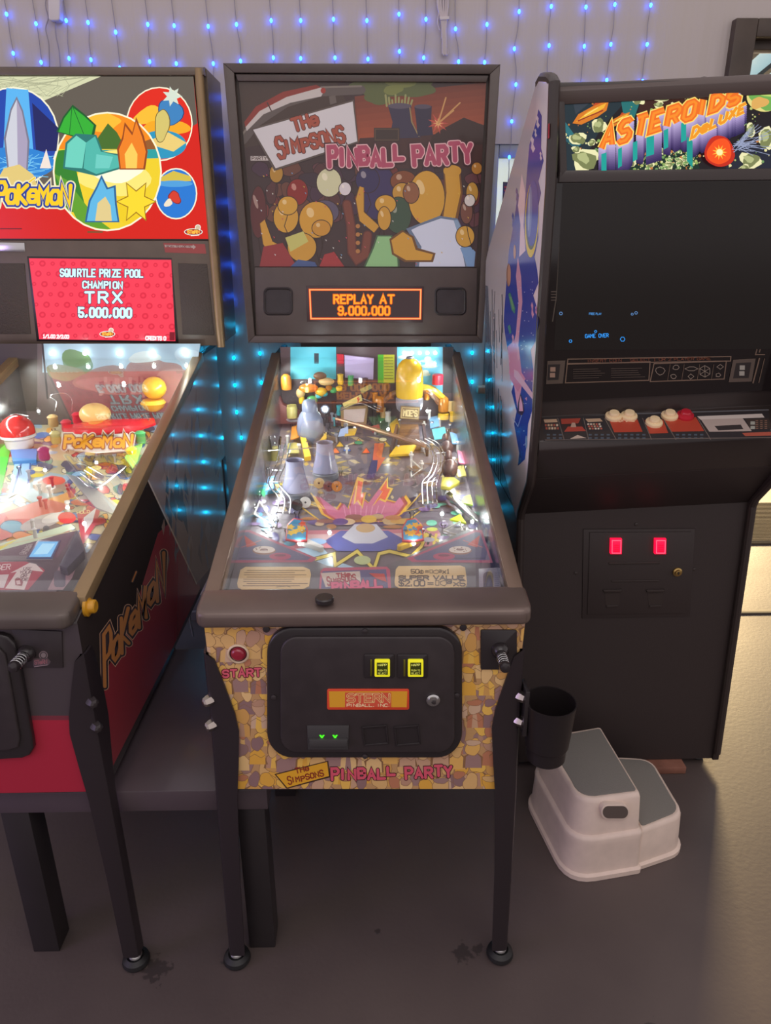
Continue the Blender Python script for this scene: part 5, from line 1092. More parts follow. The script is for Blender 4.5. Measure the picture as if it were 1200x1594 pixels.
for i in range(15):
    t = i/14; x = 38+110*t; y = 632-34*math.sin(PI*t); r = [B.verts.new(FP(x, y, .06)), B.verts.new(FP(x, y, .1))]
    if prev: B.faces.new((prev[0], r[0], r[1], prev[1]))
    prev = r
obj('clear_ramp', B, M_clear, f2)
B = NB(); tube(B, [FP(86, 640, .05), FP(88, 625, .08), FP(78, 616, .08), FP(100, 612, .08), FP(112, 622, .08), FP(112, 640, .05)], .0016); tube(B, [FP(0, 660, .06), FP(20, 645, .08), FP(44, 648, .08)], .0016); tube(B, [FP(205, 640, .06), FP(215, 650, .06), FP(225, 645, .06), FP(232, 655, .05)], .0014); obj('wire_form', B, M_steel, f2)
for i in range(26):
    y = rnd.uniform(665, 800); xr = 280-(y-655)*.72; fpost('lane_post', rnd.uniform(30, xr-12), y, [(.0035, 0), (.0035, .02), (.006, .022), (.006, .027), (0, .028)], rnd.choice([M_clear, M_silver, M_white, M_clear, M_redp]), 0, f2, n=12)
for x, y in ((52, 824), (56, 838)): fpost('white_post', x, y, [(.005, 0), (.004, .02), (.006, .022), (0, .027)], M_white, 0, f2, n=14)
for x, y, h, e in ((70, 732, .03, .3), (150, 720, .03, .3), (118, 690, .03, .25), (20, 742, .03, .3), (105, 790, .03, .3), (60, 640, .06, .3), (-60, 760, .04, .2), (131, 815, .02, .15)):
    gi(f2, FP(x, y, h), e, (1, .97, .88), bulb=e < .45)
for x in (80, 184, 287): 
    l = bpy.data.lights.new('strip_light', 'POINT'); l.energy = .12; l.color = (.9, 1, 1); l.shadow_soft_size = .005
    lo = bpy.data.objects.new('strip_light', l); COL.objects.link(lo); lo.location = P_REAR.at(x, 558, .1)

# ------------------------------------------------------------------ the black arcade cabinet at the right (it leans a little, a wood block under one corner)
from mathutils import Euler
A_LOC, A_ROT = (.415, .575, .026), (0, -.045, .005)
AW_ = .607
MA = Matrix.Translation(V(A_LOC)) @ Euler(A_ROT).to_matrix().to_4x4()
RA = root('arcade_cabinet', 'tall black upright arcade cabinet with lit space marquee and white side with blue space art', 'arcade cabinet', A_LOC, A_ROT)
def aobj(name, B, m, parent=None, sharp=35):
    bmesh.ops.transform(B, matrix=MA, verts=B.verts); return obj(name, B, m, parent or RA, sharp=sharp)
def AP(p, n): return Plane(MA @ V(p), MA.to_3x3() @ V(n))
M_cab = mat('black_cabinet_vinyl', (52, 43, 42), .5, bump=.15, bscale=420)
M_cabsat = mat('black_satin_trim', (56, 48, 46), .3)
M_lam = mat('white_laminate_side', (216, 206, 210), .18, spec=.35)
prof = [(0, 0), (0, .77), (-.012, .795), (-.085, .875), (-.108, .90), (-.118, .93), (-.15, 1.074), (-.172, 1.296), (-.213, 1.53), (-.214, 1.695), (-.205, 1.698), (-.185, 1.705), (-.125, 1.716), (-.10, 1.711), (.485, 1.395), (.52, 1.37), (.53, 1.33), (.53, 0)]
for x in (0, AW_-.018):
    B = NB(); z0 = -.05*x*0.9
    q = [(x, y, z if z > 0 else (-.045*x)) for y, z in prof]
    prism(B, q, (.018, 0, 0), .0015); aobj('side_panel', B, M_lam if x == 0 else M_cab)
    # T-moulding along the front edge
    B = NB(); tube(B, [(x+.009, y-.001, z) for y, z in prof[1:14]], .0105, 10, 1); tube(B, [(x+.009, -.001, z) for z in (-.0, .4, .77)], .0105, 10, 1); aobj('edge_moulding', B, M_cabsat)
X0, X1 = .018, AW_-.018
B = NB()
t = NB(); v = [t.verts.new(p) for p in ((X0, .008, -.001), (X1, .008, -.026), (X1, .008, .78), (X0, .008, .78))]; e = [t.verts.new(p) for p in ((X0, .026, -.001), (X1, .026, -.026), (X1, .026, .78), (X0, .026, .78))]
t.faces.new(v); t.faces.new(e[::-1]); [t.faces.new((v[i], e[i], e[(i+1) % 4], v[(i+1) % 4])) for i in range(4)]; merge(B, t)
prism(B, [(X0, .008, .775), (X0, -.10, .905), (X0, -.10, .925), (X0, .026, .795)], (X1-X0, 0, 0), .002); front = aobj('front_panel', B, M_cab)
B = NB(); prism(B, [(X0, .51, 0), (X0, .515, 1.34), (X0, .528, 1.34), (X0, .526, 0)], (X1-X0, 0, 0)); prism(B, [(X0, .475, 1.38), (X0, -.09, 1.685), (X0, -.09, 1.695), (X0, .485, 1.39)], (X1-X0, 0, 0)); aobj('back_panel', B, M_cab)
B = NB(); prism(B, [(X0, -.208, 1.682), (X0, -.196, 1.694), (X0, -.12, 1.703), (X0, -.09, 1.698), (X0, -.09, 1.67), (X0, -.2, 1.66)], (X1-X0, 0, 0), .002); topb = aobj('top_board', B, mat('grey_black_top', (86, 74, 70), .4))
for x in (.05, .30, .55):
    B = NB(); lathe(B, [(.006, 0), (.005, .002), (0, .003)], MA @ V((x, -.165, 1.697)), MA.to_3x3() @ V((0, -.2, 1)), 14); obj('screw', B, M_blackgloss, topb)
# marquee
P_MQ = AP((0, -.197, 1.6), (0, -1, .02))
zt, zb_ = 1.693, 1.567
B = NB()

for q in ([(868, 128), (1290, 121), (1284, 144), (877, 149)], [(872, 265), (1285, 261), (1285, 279), (870, 284)], [(868, 128), (879, 149), (883, 265), (872, 280)]): slab(B, P_MQ, q, -.008, .006, .002)
obj('marquee_retainer', B, M_cabsat, RA)
B = NB(); box(B, (X1-.012, -.204, 1.56), (X1, -.19, 1.68), .001); aobj('marquee_retainer', B, M_cabsat)
mq = [(877, 148), (1278, 143), (1274, 263), (881, 266)]
B = NB(); slab(B, P_MQ, mq, -.006, 0); mqo = obj('marquee', B, M_blackgloss, RA)
a = Art(P_MQ, 1.0, clip=mq)
a.poly(mq, (26, 20, 24)); a.poly([(877, 148), (985, 146), (935, 200), (900, 266), (881, 266)], (30, 46, 54)); a.poly([(1000, 146), (1110, 145), (1090, 165), (990, 190)], (58, 26, 20)); a.poly([(960, 240), (1080, 230), (1090, 266), (940, 266)], (16, 44, 34)); a.poly([(1130, 225), (1278, 225), (1278, 266), (1130, 266)], (30, 34, 50))
for p, c in (([(880, 190), (905, 225), (900, 228), (879, 204)], (40, 110, 120)), ([(880, 205), (910, 238), (906, 241), (879, 218)], (30, 86, 100)), ([(965, 147), (1000, 147), (985, 190), (970, 178)], (30, 110, 110)), ([(890, 150), (930, 150), (896, 178)], (50, 60, 70))): a.poly(p, c)
a.mark()
for i in range(420):
    a.cyc(i, 20); x, y = rnd.uniform(880, 1270), rnd.uniform(147, 265)
    if rnd.random() < .4: x, y = rnd.uniform(985, 1090), rnd.uniform(232, 265)
    r = rnd.choice([.8, .8, 1.1, 1.6, 2.4]); a.ell(x, y, r, r, rnd.choice([(180, 190, 110), (140, 170, 90), (226, 220, 160), (190, 120, 60), (110, 150, 90)]), n=8)
a.done(20)
def rock(x, y, rx, ry, c=(150, 160, 100)):
    a.blob(x, y, rx, ry, (236, 232, 180), .35, None, n=14); a.blob(x, y, rx*.86, ry*.84, lerp(c, (60, 60, 40), .3), .35, None, n=14); a.blob(x-rx*.15, y-ry*.2, rx*.5, ry*.45, lerp(c, (230, 230, 180), .35), .4, None, n=10)
for x, y, rx, ry in ((911, 249, 20, 17), (899, 216, 12, 10), (975, 250, 15, 10), (932, 196, 10, 12), (993, 155, 9, 8), (1033, 150, 22, 8), (960, 149, 7, 5), (921, 222, 6, 5), (1168, 203, 8, 10), (1168, 250, 16, 12), (1193, 215, 14, 15), (1158, 262, 8, 6), (1030, 235, 6, 5), (1058, 252, 7, 5), (1040, 258, 8, 6), (1012, 256, 6, 5), (1025, 163, 7, 5), (1240, 240, 18, 14), (897, 233, 7, 5), (1075, 246, 6, 5)): rock(x, y, rx, ry)
a.mark()
for i in range(26): a.cyc(i, 6, 3); rock(rnd.uniform(1000, 1080), rnd.uniform(236, 264), rnd.uniform(2, 5), rnd.uniform(2, 4.5), (120, 170, 90))
a.done(6, 3); a.ell(1190, 150, 28, 24, (226, 214, 130)); a.blob(1188, 148, 24, 20, (110, 170, 80), .3); a.blob(1182, 160, 12, 10, (220, 170, 90), .3); a.blob(1200, 144, 14, 8, (190, 214, 110), .3)
for dx, dy, s in ((0, 0, 1), (43, 10, .62)):
    X = lambda x, y: (920+dx+(x-920)*s, 178+dy+(y-178)*s)
    a.poly([X(891, 192), X(900, 178), X(925, 164), X(948, 156), (X(944, 172)), X(930, 182), X(905, 194)], (214, 120, 30)); a.poly([X(896, 190), X(915, 174), X(944, 160), X(940, 168), X(918, 182)], (240, 180, 50)); a.poly([X(922, 166), X(928, 157), X(936, 160)], (190, 70, 30)); a.line([X(900, 188), X(938, 172)], 2*s, (150, 50, 30)); a.line([X(910, 180), X(930, 168)], 1.4*s, (250, 226, 120))
# name in block letters with long sides
dep = 16
for kk in range(dep):
    t_ = 1-kk/dep; c = lerp((206, 190, 230), (30, 110, 120), t_) if kk % 2 else lerp((190, 170, 220), (70, 40, 110), t_)
    a.text('ASTEROIDS', (936, 232+42*t_), (1148, 159+46*t_), 33, 11, lerp((196, 180, 222), (46, 30, 84), t_), upv=(6, -31), hs=[1.1, 1.03, .97, .92, .88, .83, .77, .72, .62], cap=False, sp=1.1)
for x0, y0, x1 in ((936, 240, 944), (962, 232, 968), (985, 222, 992), (1006, 214, 1018), (1033, 203, 1040), (1060, 192, 1068)): a.poly([(x0, y0), (x1, y0-3), (x1, y0+26), (x0, y0+30)], (20, 160, 150))
for w, c in ((13, (255, 220, 110)), (9.6, (238, 110, 26)), (4, (246, 140, 34))): a.text('ASTEROIDS', (936, 231), (1148, 159), 33, w, c, upv=(6, -31), hs=[1.1, 1.03, .97, .92, .88, .83, .77, .72, .62], cap=False, sp=1.1)
for kk in range(10):
    t_ = 1-kk/10; a.text('DeLUXE', (1076, 216+28*t_), (1158, 175+28*t_), 17, 5.4, lerp((190, 170, 220), (40, 30, 80), t_), upv=(4, -16), hs=[1, 1, 1, .95, .9, .85], cap=False, sp=.8)
a.poly([(1069, 212), (1078, 220), (1078, 262), (1069, 250)], (20, 150, 140))
for w, c in ((6.4, (255, 226, 120)), (4.4, (240, 150, 30))): a.text('DeLUXE', (1076, 215), (1158, 174), 17, w, c, upv=(4, -16), hs=[1, 1, 1, .95, .9, .85], cap=False, sp=.8)
a.blob(1120, 236, 22, 26, (196, 40, 16), .12); a.blob(1120, 236, 18, 21, (244, 80, 20), .14); a.star(1120, 237, 5, 12, 11, (255, 190, 60)); a.ell(1120, 237, 5, 5, (255, 240, 170))
for i in range(28): a.line([(1142+rnd.uniform(-4, 10), 228+rnd.uniform(-8, 10)), (1142+rnd.uniform(20, 70), 214+rnd.uniform(-22, 30))], .8, (150, 160, 190), cap=False)
a.build('lit_marquee_print', M_lit, mqo)
# smoked monitor glass and printed bezel
P_MON = AP((0, -.15, 1.54), (0, -1, -.17))
gq0 = [(X0, 1.545), (X1, 1.545), (X1, 1.085), (X0, 1.085)]
def yg(z): return -.15+(1.54-z)*.17
B = NB(); prism(B, [(X0, yg(1.55), 1.55), (X1, yg(1.55), 1.55), (X1, yg(1.08), 1.08), (X0, yg(1.08), 1.08)], (0, .006, 0)); mon = aobj('monitor_glass', B, mat('smoked_monitor_glass', (32, 27, 27), .09, coat=.3))
a = Art(P_MON, 1.25)
BR = (112, 92, 78)
a.line([(874, 347), (871, 385), (866, 462), (860, 500)], 1.6, (84, 76, 68))
for i in range(4): a.line([(858, 454+i*4.4), (876, 454+i*4.4)], 1.3, (92, 80, 72))
for i in range(4): a.line([(1186, 450+i*4.4), (1204, 450+i*4.4)], 1.3, (92, 80, 72))
a.line([(1169, 380), (1166, 530)], 2, (56, 50, 46)); a.line([(1190, 500), (1176, 552), (1190, 552)], 1.5, BR); a.line([(1200, 486), (1182, 548)], 1.5, BR)
def rr(x0, y0, x1, y1, sk, w=1.5): a.line([(x0+sk, y0), (x1+sk*.6, y0-4), (x1, y1-4), (x0, y1)], w, BR, True)
rr(883, 559, 1137, 566, 1); rr(880, 567, 1010, 596, 3); rr(1012, 566, 1127, 594, 6)
a.text('INSERT COIN * SELECT 1 OR 2 PLAYER GAME', (915, 564), (1106, 560), 4.2, .7, (112, 62, 44), cap=False)
for i in range(5): a.line([(892, 575+i*3.4), (938+rnd.uniform(-8, 4), 574+i*3.4)], .6, (92, 80, 72)); a.line([(951, 574+i*3.4), (1000+rnd.uniform(-10, 4), 573+i*3.4)], .6, (92, 80, 72))
for x in (1040, 1062, 1086, 1108): a.line([(x+3, 567), (x-1, 592)], .6, BR)
for x, y, r, n in ((1027, 577, 8, 8), (1052, 572, 5, 7), (1048, 586, 4.5, 7), (1121, 571, 5, 4), (1118, 584, 4, 5), (1075, 586, 5, 4)): a.line([(x+r*rnd.uniform(.8, 1.1)*math.cos(2*PI*i/n), y+r*.8*rnd.uniform(.8, 1.1)*math.sin(2*PI*i/n)) for i in range(n)], .8, (136, 122, 110), True)
a.line([(1066, 574), (1073, 571), (1080, 571), (1086, 574), (1080, 577), (1072, 577)], .8, (136, 122, 110), True); hx = [(1097+9*math.cos(PI*i/3+.5), 578+9*math.sin(PI*i/3+.5)) for i in range(6)]; a.line(hx, .8, (136, 122, 110), True); [a.line([(1097, 578), p], .7, (136, 122, 110)) for p in hx]
for q, s in (([(852, 562), (880, 561), (876, 597), (850, 598)], 0), ([(1141, 560), (1176, 558), (1170, 594), (1134, 595)], 1)):
    a.poly(q, (84, 72, 64)); cx = sum(p[0] for p in q)/4; cy = sum(p[1] for p in q)/4; a.poly([(cx+(x-cx)*.68-(3 if not s else 0), cy+(y-cy)*.68) for x, y in q], (40, 34, 33)); 
    for k in (0, 1): a.rect(cx-(8 if not s else 4)-k*.6, cy-8+k*9, cx+(0 if not s else 4)-k*.6, cy-1+k*9, (150, 122, 106) if not s else (150, 146, 136))
a.line([(1182, 558), (1172, 596)], 2, BR); a.line([(1190, 558), (1181, 596)], 1, BR)
a.build('bezel_print', M_art, mon)
a = Art(P_MON, 1.0, lift=.0004)
BL = (50, 150, 240)
a.poly([(876, 286), (1275, 281), (1262, 543), (862, 545)], (26, 22, 21))
a.text('GAME', (911, 526), (927, 525.4), 5.4, 1, BL); a.text('OVER', (932, 525.2), (947, 524.7), 5.4, 1, BL); a.text('FREE PLAY', (917, 490), (936, 490), 3, .7, (70, 130, 190))
for x, y, r in ((888, 531, 2.2), (927, 516, 1.8), (969, 528, 3.6), (873, 488, 2.4), (984, 489, 1.8), (990, 487, 2.2)): a.line([(x+r*math.cos(2*PI*i/6), y+r*math.sin(2*PI*i/6)) for i in range(6)], .9, BL if y > 500 else (90, 130, 180), True)
a.build('screen_graphics', M_scr, mon)
# shelf, control panel with buttons
P_CP = AP((0, -.055, 1.04), (0, -.38, 1))
B = NB(); prism(B, [(X0, yg(1.085)+.004, 1.085), (X0, -.055, 1.04), (X0, -.14, 1.008), (X0, -.142, .985), (X0, -.10, .905), (X0, .0, .905), (X0, .0, 1.085)], (X1-X0, 0, 0), .003); cp = aobj('control_panel', B, M_cabsat)
a = Art(P_CP, 1.25); LN = (104, 92, 86)
a.poly([(846, 650), (1196, 640), (1200, 681), (846, 686)], (46, 42, 44)); a.line([(846, 648), (1196, 638)], 2, (92, 92, 96))
def pan(x0, x1, sk, top, bot, col): a.poly([(x0, top), (x1, top-.8), (x1+sk, bot-1), (x0+sk, bot)], col)
pan(846, 867, 4, 653, 669, (58, 48, 46)); pan(846, 866, 2, 653, 658, (176, 146, 120)); 
for i in range(5):
    for j in range(2): a.rect(848+i*4.4+j*1.2, 660+j*5, 851+i*4.4+j*1.2, 663.4+j*5, rnd.choice([(176, 146, 120), (150, 80, 66), (190, 170, 150)]))
pan(871, 903, 6, 651, 672, (56, 40, 38)); a.poly([(873, 652), (904, 651), (900, 659), (874, 660)], (150, 62, 50)); a.poly([(878, 672), (912, 671), (906, 664), (884, 664)], (160, 66, 54)); a.poly([(888, 665), (897, 665), (895, 658), (890, 658)], (170, 140, 124)); a.poly([(887, 683), (899, 677), (913, 682)], (176, 156, 142))
pan(911, 934, 4, 652, 657, (176, 146, 120)); 
for i in range(5):
    for j in range(3): a.rect(914+i*4.4+j*1.4, 659+j*3.4, 917+i*4.4+j*1.4, 661.6+j*3.4, rnd.choice([(176, 146, 120), (170, 90, 76), (196, 180, 164)]))
pan(947, 991, 9, 651, 673, (166, 62, 44)); pan(1003, 1032, 8, 654, 675, (166, 62, 44)); pan(1032, 1083, 13, 650, 672, (166, 62, 44)); pan(1088, 1154, 16, 649, 672, (166, 150, 142)); a.poly([(1085, 648), (1186, 644), (1190, 650), (1090, 653)], (190, 178, 170)); a.poly([(1112, 663), (1153, 661), (1157, 668), (1118, 670)], (52, 46, 46)); pan(1160, 1196, 8, 652, 668, (60, 50, 46)); a.poly([(1155, 674), (1200, 672), (1200, 678), (1160, 679)], (160, 80, 64))
for i in range(3):
    for j in range(5): a.rect(1176+i*7, 654+j*3, 1180+i*7, 655.6+j*3, (120, 90, 76))
for i in range(2): a.rect(1168, 656+i*7, 1175, 661+i*7, (150, 150, 140))
for x0, x1 in ((851, 880), (916, 954), (962, 1008), (1052, 1098)):
    n = int((x1-x0)/9)
    for i in range(n):
        for j in range(2): a.rect(x0+i*9.4, 675.5+j*5, x0+5+i*9.4, 678+j*5, (74, 82, 92))
for x, sk in ((868, 10), (908, 8), (941, 18), (1000, 14), (1032, 20), (1086, 20)): a.line([(x, 651), (x+sk, 684)], 1.2, LN)
a.line([(848, 685), (1200, 681)], 1.1, LN); a.text('HYPER', (952, 657), (970, 656.6), 3, .8, (220, 190, 160)); a.text('SPACE', (974, 656.5), (988, 656.2), 3, .8, (220, 190, 160)); a.build('control_panel_print', M_art, cp)
for x, y, m in ((954.5, 650, 0), (978.5, 649.5, 0), (1017.5, 659.5, 0), (1041.5, 649, 0), (1066, 648.5, 1)):
    B = NB(); lathe(B, [(.0185, -.001), (.0195, .003), (.0185, .0065), (.0135, .0085), (.0125, .0085), (.012, .013), (.0105, .0155), (0, .0165)], P_CP.at(x, y, 0), P_CP.n, 30); obj('button', B, mat('cream_button', (226, 200, 158), .35, k=1.15) if not m else mat('red_translucent_button', (190, 32, 50), .3, coat=.4), cp)
# coin door
P_CD = AP((0, .008, .5), (0, -1, 0))
B = NB(); slab(B, P_CD, [(908, 824), (1082, 823), (1074, 960), (906, 963)], 0, .003, .0015); slab(B, P_CD, [(918, 829), (1076, 828), (1066, 955), (914, 957)], .002, .006, .002); acd = obj('coin_door', B, M_cab, RA)
PC = P_CD.off(.006)
M_redlit = mat('red_lit_coin_button', (230, 10, 50), .25, emit=(255, 12, 58), es=1.5)
for x in (960, 1029):
    B = NB(); slab(B, PC, [(x-9, 839.5), (x+8.5, 839.5), (x+8, 863), (x-9.5, 863)], 0, .010, .002); b = obj('coin_button', B, M_redlit, acd)
    a = Art(PC.off(.010)); a.line([(x-7, 841.5), (x+6.5, 841.5), (x+6, 861), (x-7.3, 861)], 1, (255, 110, 140), True)
    for i in range(4): a.line([(x-4, 849+i*3), (x+3.5, 849+i*3)], .9, (150, 10, 30))
    a.build('button_print', M_scr, b)
for pts in ([(948, 876), (1028, 875), (1027, 878), (948, 879)], [(952, 904), (1026, 903), (1026, 905.5), (952, 906.5)]):
    B = NB(); slab(B, PC, pts, 0, .002, .0006); obj('door_rib', B, M_cabsat, acd)
for x in (953, 1020):
    B = NB(); slab(B, PC, [(x-14, 919), (x+15, 918), (x+13, 922), (x-12, 923)], 0, .005, .0012); slab(B, PC, [(x-9, 943), (x+10, 942), (x+9, 945), (x-9, 946)], 0, .003, .0008); slab(B, PC, [(x-12, 923), (x+12, 922), (x+10, 942), (x-10, 943)], -.001, .0004); obj('coin_return', B, M_cabsat, acd)
c = PC.at(1054, 890)
B = NB(); lathe(B, [(.0125, 0), (.012, .004), (.0085, .0055), (.008, .009), (.0035, .0095), (.0035, .007), (0, .007)], c, (0, -1, 0)); lk = obj('door_lock', B, mat('brass_lock', (190, 160, 100), .3, metal=1), acd)
B = NB(); box(B, (c.x-.001, c.y-.0105, c.z-.004), (c.x+.001, c.y-.009, c.z+.004)); obj('key_slot', B, M_black, lk)
for p in ((896, 892), (1080, 886), (990, 816)):
    B = NB(); lathe(B, [(.005, 0), (.0045, .002), (0, .003)], P_CD.at(*p), (0, -1, 0), 14); obj('carriage_bolt', B, M_cabsat, acd)
# painted left side
P_AS = AP((0, 0, .8), (-1, 0, 0))
a = Art(P_AS, 1.2, lift=.0003)
def pw(y, z): return proj(MA @ V((0, y, z)))
sideq = [pw(y, z) for y, z in prof]
NV = (44, 62, 150)
# grey rear area and black foot
body = [(838, 170), (843, 180), (842, 230), (846, 250), (838, 282), (842, 300), (836, 330), (838, 370), (832, 400), (836, 420), (838, 440), (830, 460), (836, 480), (838, 500), (834, 530), (826, 545), (830, 575), (829, 600), (828, 640), (822, 660), (820, 690), (817, 715), (806, 725), (808, 705), (800, 660), (804, 640), (796, 610), (803, 585), (796, 560), (790, 545), (786, 520), (784, 500), (786, 470), (788, 440), (792, 390), (800, 345), (806, 300), (812, 320), (810, 350), (816, 330), (820, 270), (824, 225), (830, 205), (834, 190)]
a.poly(body, NV)
def streak(x, y, w, h, c):
    a.poly([(x, y), (x+w*.6, y+h*.2), (x+w*.4, y+h*.5), (x+w, y+h*.75), (x+w*.3, y+h), (x-w*.3, y+h*.7), (x-w*.1, y+h*.4), (x-w*.5, y+h*.2)], c)
for x, y, w, h in ((836, 180, 4, 20), (828, 212, 5, 26), (833, 200, 3, 14), (841, 236, 3, 14), (804, 292, 3, 26), (798, 330, 3, 30)): streak(x, y, w, h, (206, 196, 202) if y < 260 else NV)
PK = (206, 150, 172)
a.poly([(812, 270), (818, 300), (815, 350), (818, 390), (808, 400), (810, 350), (806, 320)], (214, 190, 202)); a.poly([(806, 400), (811, 430), (813, 470), (809, 510), (805, 560), (812, 600), (806, 640), (800, 600), (792, 580), (796, 548), (803, 520), (807, 470), (803, 430)], PK); a.poly([(790, 540), (800, 530), (808, 545), (812, 580), (818, 590), (806, 610), (794, 590)], (196, 130, 160))
for x, y, w, h in ((828, 470, 3, 26), (834, 476, 2, 14), (798, 520, 3, 20), (806, 536, 3, 26), (792, 550, 2, 16)): streak(x, y, w, h, PK)
for i in range(40): a.ell(rnd.uniform(806, 830), rnd.uniform(430, 700), .7, .7, (200, 206, 230), n=6)
a.poly([(800, 575), (806, 578), (829, 612), (829, 622), (800, 586)], (206, 170, 190))
# planet with yellow rim, small moons, green ships, pink rocket
a.ell(827.5, 342, 10.5, 59, (214, 190, 60), .03); a.ell(828, 336, 9.6, 53, (60, 90, 70), .03); a.ell(828.6, 332, 9.2, 51, (36, 62, 160), .03); a.ell(824.5, 330, 3.4, 40, (96, 120, 180), .03); a.ell(823.4, 330, 1.5, 30, (140, 160, 196), .03)
a.ell(791.5, 428, 3.4, 18, (150, 110, 90)); a.ell(792.6, 428, 2.4, 16, (190, 140, 110)); a.ell(801, 392, 2, 11, (180, 130, 100))
a.poly([(791, 458), (794, 455), (802, 480), (801, 489), (796, 482)], (70, 130, 110)); a.poly([(793, 462), (796, 462), (800, 480), (798, 482)], (110, 160, 110)); a.poly([(790, 508), (794, 505), (796, 518), (793, 520)], (70, 130, 120))
a.poly([(806, 628), (810, 612), (815, 626), (816, 640), (812, 648), (805, 642)], (60, 40, 70)); a.poly([(808, 628), (810, 616), (813, 628), (814, 640), (808, 640)], (214, 160, 180)); a.poly([(817, 620), (820, 618), (820, 624)], (206, 150, 176))
a.line([(798, 650), (806, 664), (812, 646)], 1, (150, 170, 200)); a.ell(819, 688, 1.6, 10, (120, 150, 190))
a.poly([(851.5, 195), (855.5, 191), (855, 214), (851.5, 218)], (170, 46, 60))
a.build('side_artwork', art_mat('side_art_laminate', .17, spec=.35), RA)
a = Art(P_AS, 1.2, lift=.00015)
rear = [pw(.527, .78), pw(.527, 1.30), pw(.48, 1.30), pw(.43, 1.16), pw(.36, .98), pw(.25, .86), pw(.05, .78)]
a.poly(rear, (92, 98, 112))  # grey rear area, with fine near-grey streaks over it
for i in range(70):
    y, z = rnd.uniform(.22, .51), rnd.uniform(.8, 1.3); a.line([pw(y, z), pw(y+rnd.uniform(-.02, .02), z-rnd.uniform(.05, .16))], .8, rnd.choice([(88, 94, 108), (98, 104, 118), (90, 92, 104)]), cap=False)
a.poly([pw(0.003, .0), pw(.527, 0), pw(.527, .78), pw(.05, .78), pw(.003, .765)], (48, 41, 40)); a.build('grey_side_area', art_mat('grey_side_vinyl', .22, coat=.3), RA)
for x in (.04, AW_-.04):
    for y in (.05, .50):
        B = NB(); p = MA @ V((x, y, 0)); zz_ = (MA @ V((x, y, -.045*x))).z; lathe(B, [(.018, 0), (.02, .004), (.018, .008), (.006, .009), (.006, max(.012, zz_+.004))], (p.x, p.y, .0005), n=18); obj('leveling_foot', B, M_blackrub, RA)
B = NB(); box(B, (.80, .552, .0005), (.918, .70, .0235), .002); thing(obj('wood_block', B, mat('reddish_wood', (138, 92, 76), .6, noise=.25, nscale=18)), 'reddish wood block under the front of the black arcade cabinet', 'wood block')

# ------------------------------------------------------------------ low black table under the red machine
T = root('side_table', 'low square black table under the right side of the red machine', 'table', (-.475, .28, 0))
B = NB(); box(B, (-.75, .022, .389), (-.198, .55, .439), .002); obj('table_top', B, mat('black_brown_table_veneer', (78, 67, 72), .28, noise=.1, nscale=10, coat=.2), T)
for x in (-.732, -.262):
    for y in (.026, .486):
        B = NB(); box(B, (x, y, .0005), (x+.056, y+.056, .389), .0015); obj('leg', B, mat('black_brown_table_leg', (42, 37, 39), .4, noise=.1, nscale=10), T)

# ------------------------------------------------------------------ step stool
ST = root('step_stool', 'white plastic two-step stool with grey treads, in front of the black arcade cabinet', 'step stool', (.6, .33, 0), (0, 0, 0))
M_stool = mat('white_stool_plastic', (222, 202, 188), .42, noise=.05, nscale=30); M_tread = mat('grey_rubber_tread', (126, 122, 116), .8, bump=.5, bscale=330)
def rot_pts(pts, c, an): return [(c[0]+(x-c[0])*math.cos(an)-(y-c[1])*math.sin(an), c[1]+(x-c[0])*math.sin(an)+(y-c[1])*math.cos(an)) for x, y in pts]
def rquad(q, r, n=6):
    """round the corners of a quad: q points, r radii"""
    out = []
    for i in range(len(q)):
        p = V((*q[i], 0)); a_ = V((*q[i-1], 0)); b_ = V((*q[(i+1) % len(q)], 0)); u = (a_-p).normalized(); w = (b_-p).normalized(); rr_ = r[i]
        A0, B0 = p+u*rr_, p+w*rr_
        for k in range(n+1):
            t = k/n; out.append(tuple(((1-t)**2*A0+2*t*(1-t)*p+t*t*B0)[:2]))
    return out
def loft(B, secs, cap=True):
    rings = [[B.verts.new((x, y, z)) for x, y in s] for s, z in secs]
    for a_, b_ in zip(rings, rings[1:]):
        n = len(a_)
        for i in range(n): B.faces.new((a_[i], a_[(i+1) % n], b_[(i+1) % n], b_[i]))
    if cap: B.faces.new(rings[0]); B.faces.new(rings[-1])
def shrink(pts, d):
    cx = sum(p[0] for p in pts)/len(pts); cy = sum(p[1] for p in pts)/len(pts); out = []
    for x, y in pts:
        L = math.hypot(x-cx, y-cy); out.append((cx+(x-cx)*(1-d/L), cy+(y-cy)*(1-d/L)))
    return out
up0 = rquad([(.475, .172), (.668, .206), (.640, .515), (.425, .475)], [.075, .012, .012, .07])
B = NB(); S = shrink
loft(B, [(up0, .001), (up0, .014), (S(up0, .008), .018), (S(up0, .012), .10), (S(up0, .011), .115), (S(up0, .014), .122), (S(up0, .022), .125), (S(up0, .030), .212), (S(up0, .034), .221), (S(up0, .040), .224), (S(up0, .046), .2225)])
lo0 = rquad([(.655, .212), (.800, .262), (.788, .50), (.640, .51)], [.01, .05, .05, .01])
loft(B, [(lo0, .001), (lo0, .012), (S(lo0, .008), .016), (S(lo0, .014), .105), (S(lo0, .018), .114), (S(lo0, .024), .117), (S(lo0, .030), .1155)])
body = obj('stool_body', B, M_stool, ST, sharp=50)
B = NB(); loft(B, [(S(up0, .044), .219), (S(up0, .044), .2245), (S(up0, .047), .2252)]); obj('tread', B, M_tread, ST)
B = NB(); loft(B, [(S(lo0, .028), .113), (S(lo0, .028), .1178), (S(lo0, .031), .1184)]); obj('tread', B, M_tread, ST)
B = NB(); P_H = Plane((.62, .2125, .17), V((.172, -1, .06))); slab(B, P_H, rrect(936, 1253, 980, 1276, 10), -.02, .0022, .0012); hh = obj('handle_rim', B, M_stool, ST)
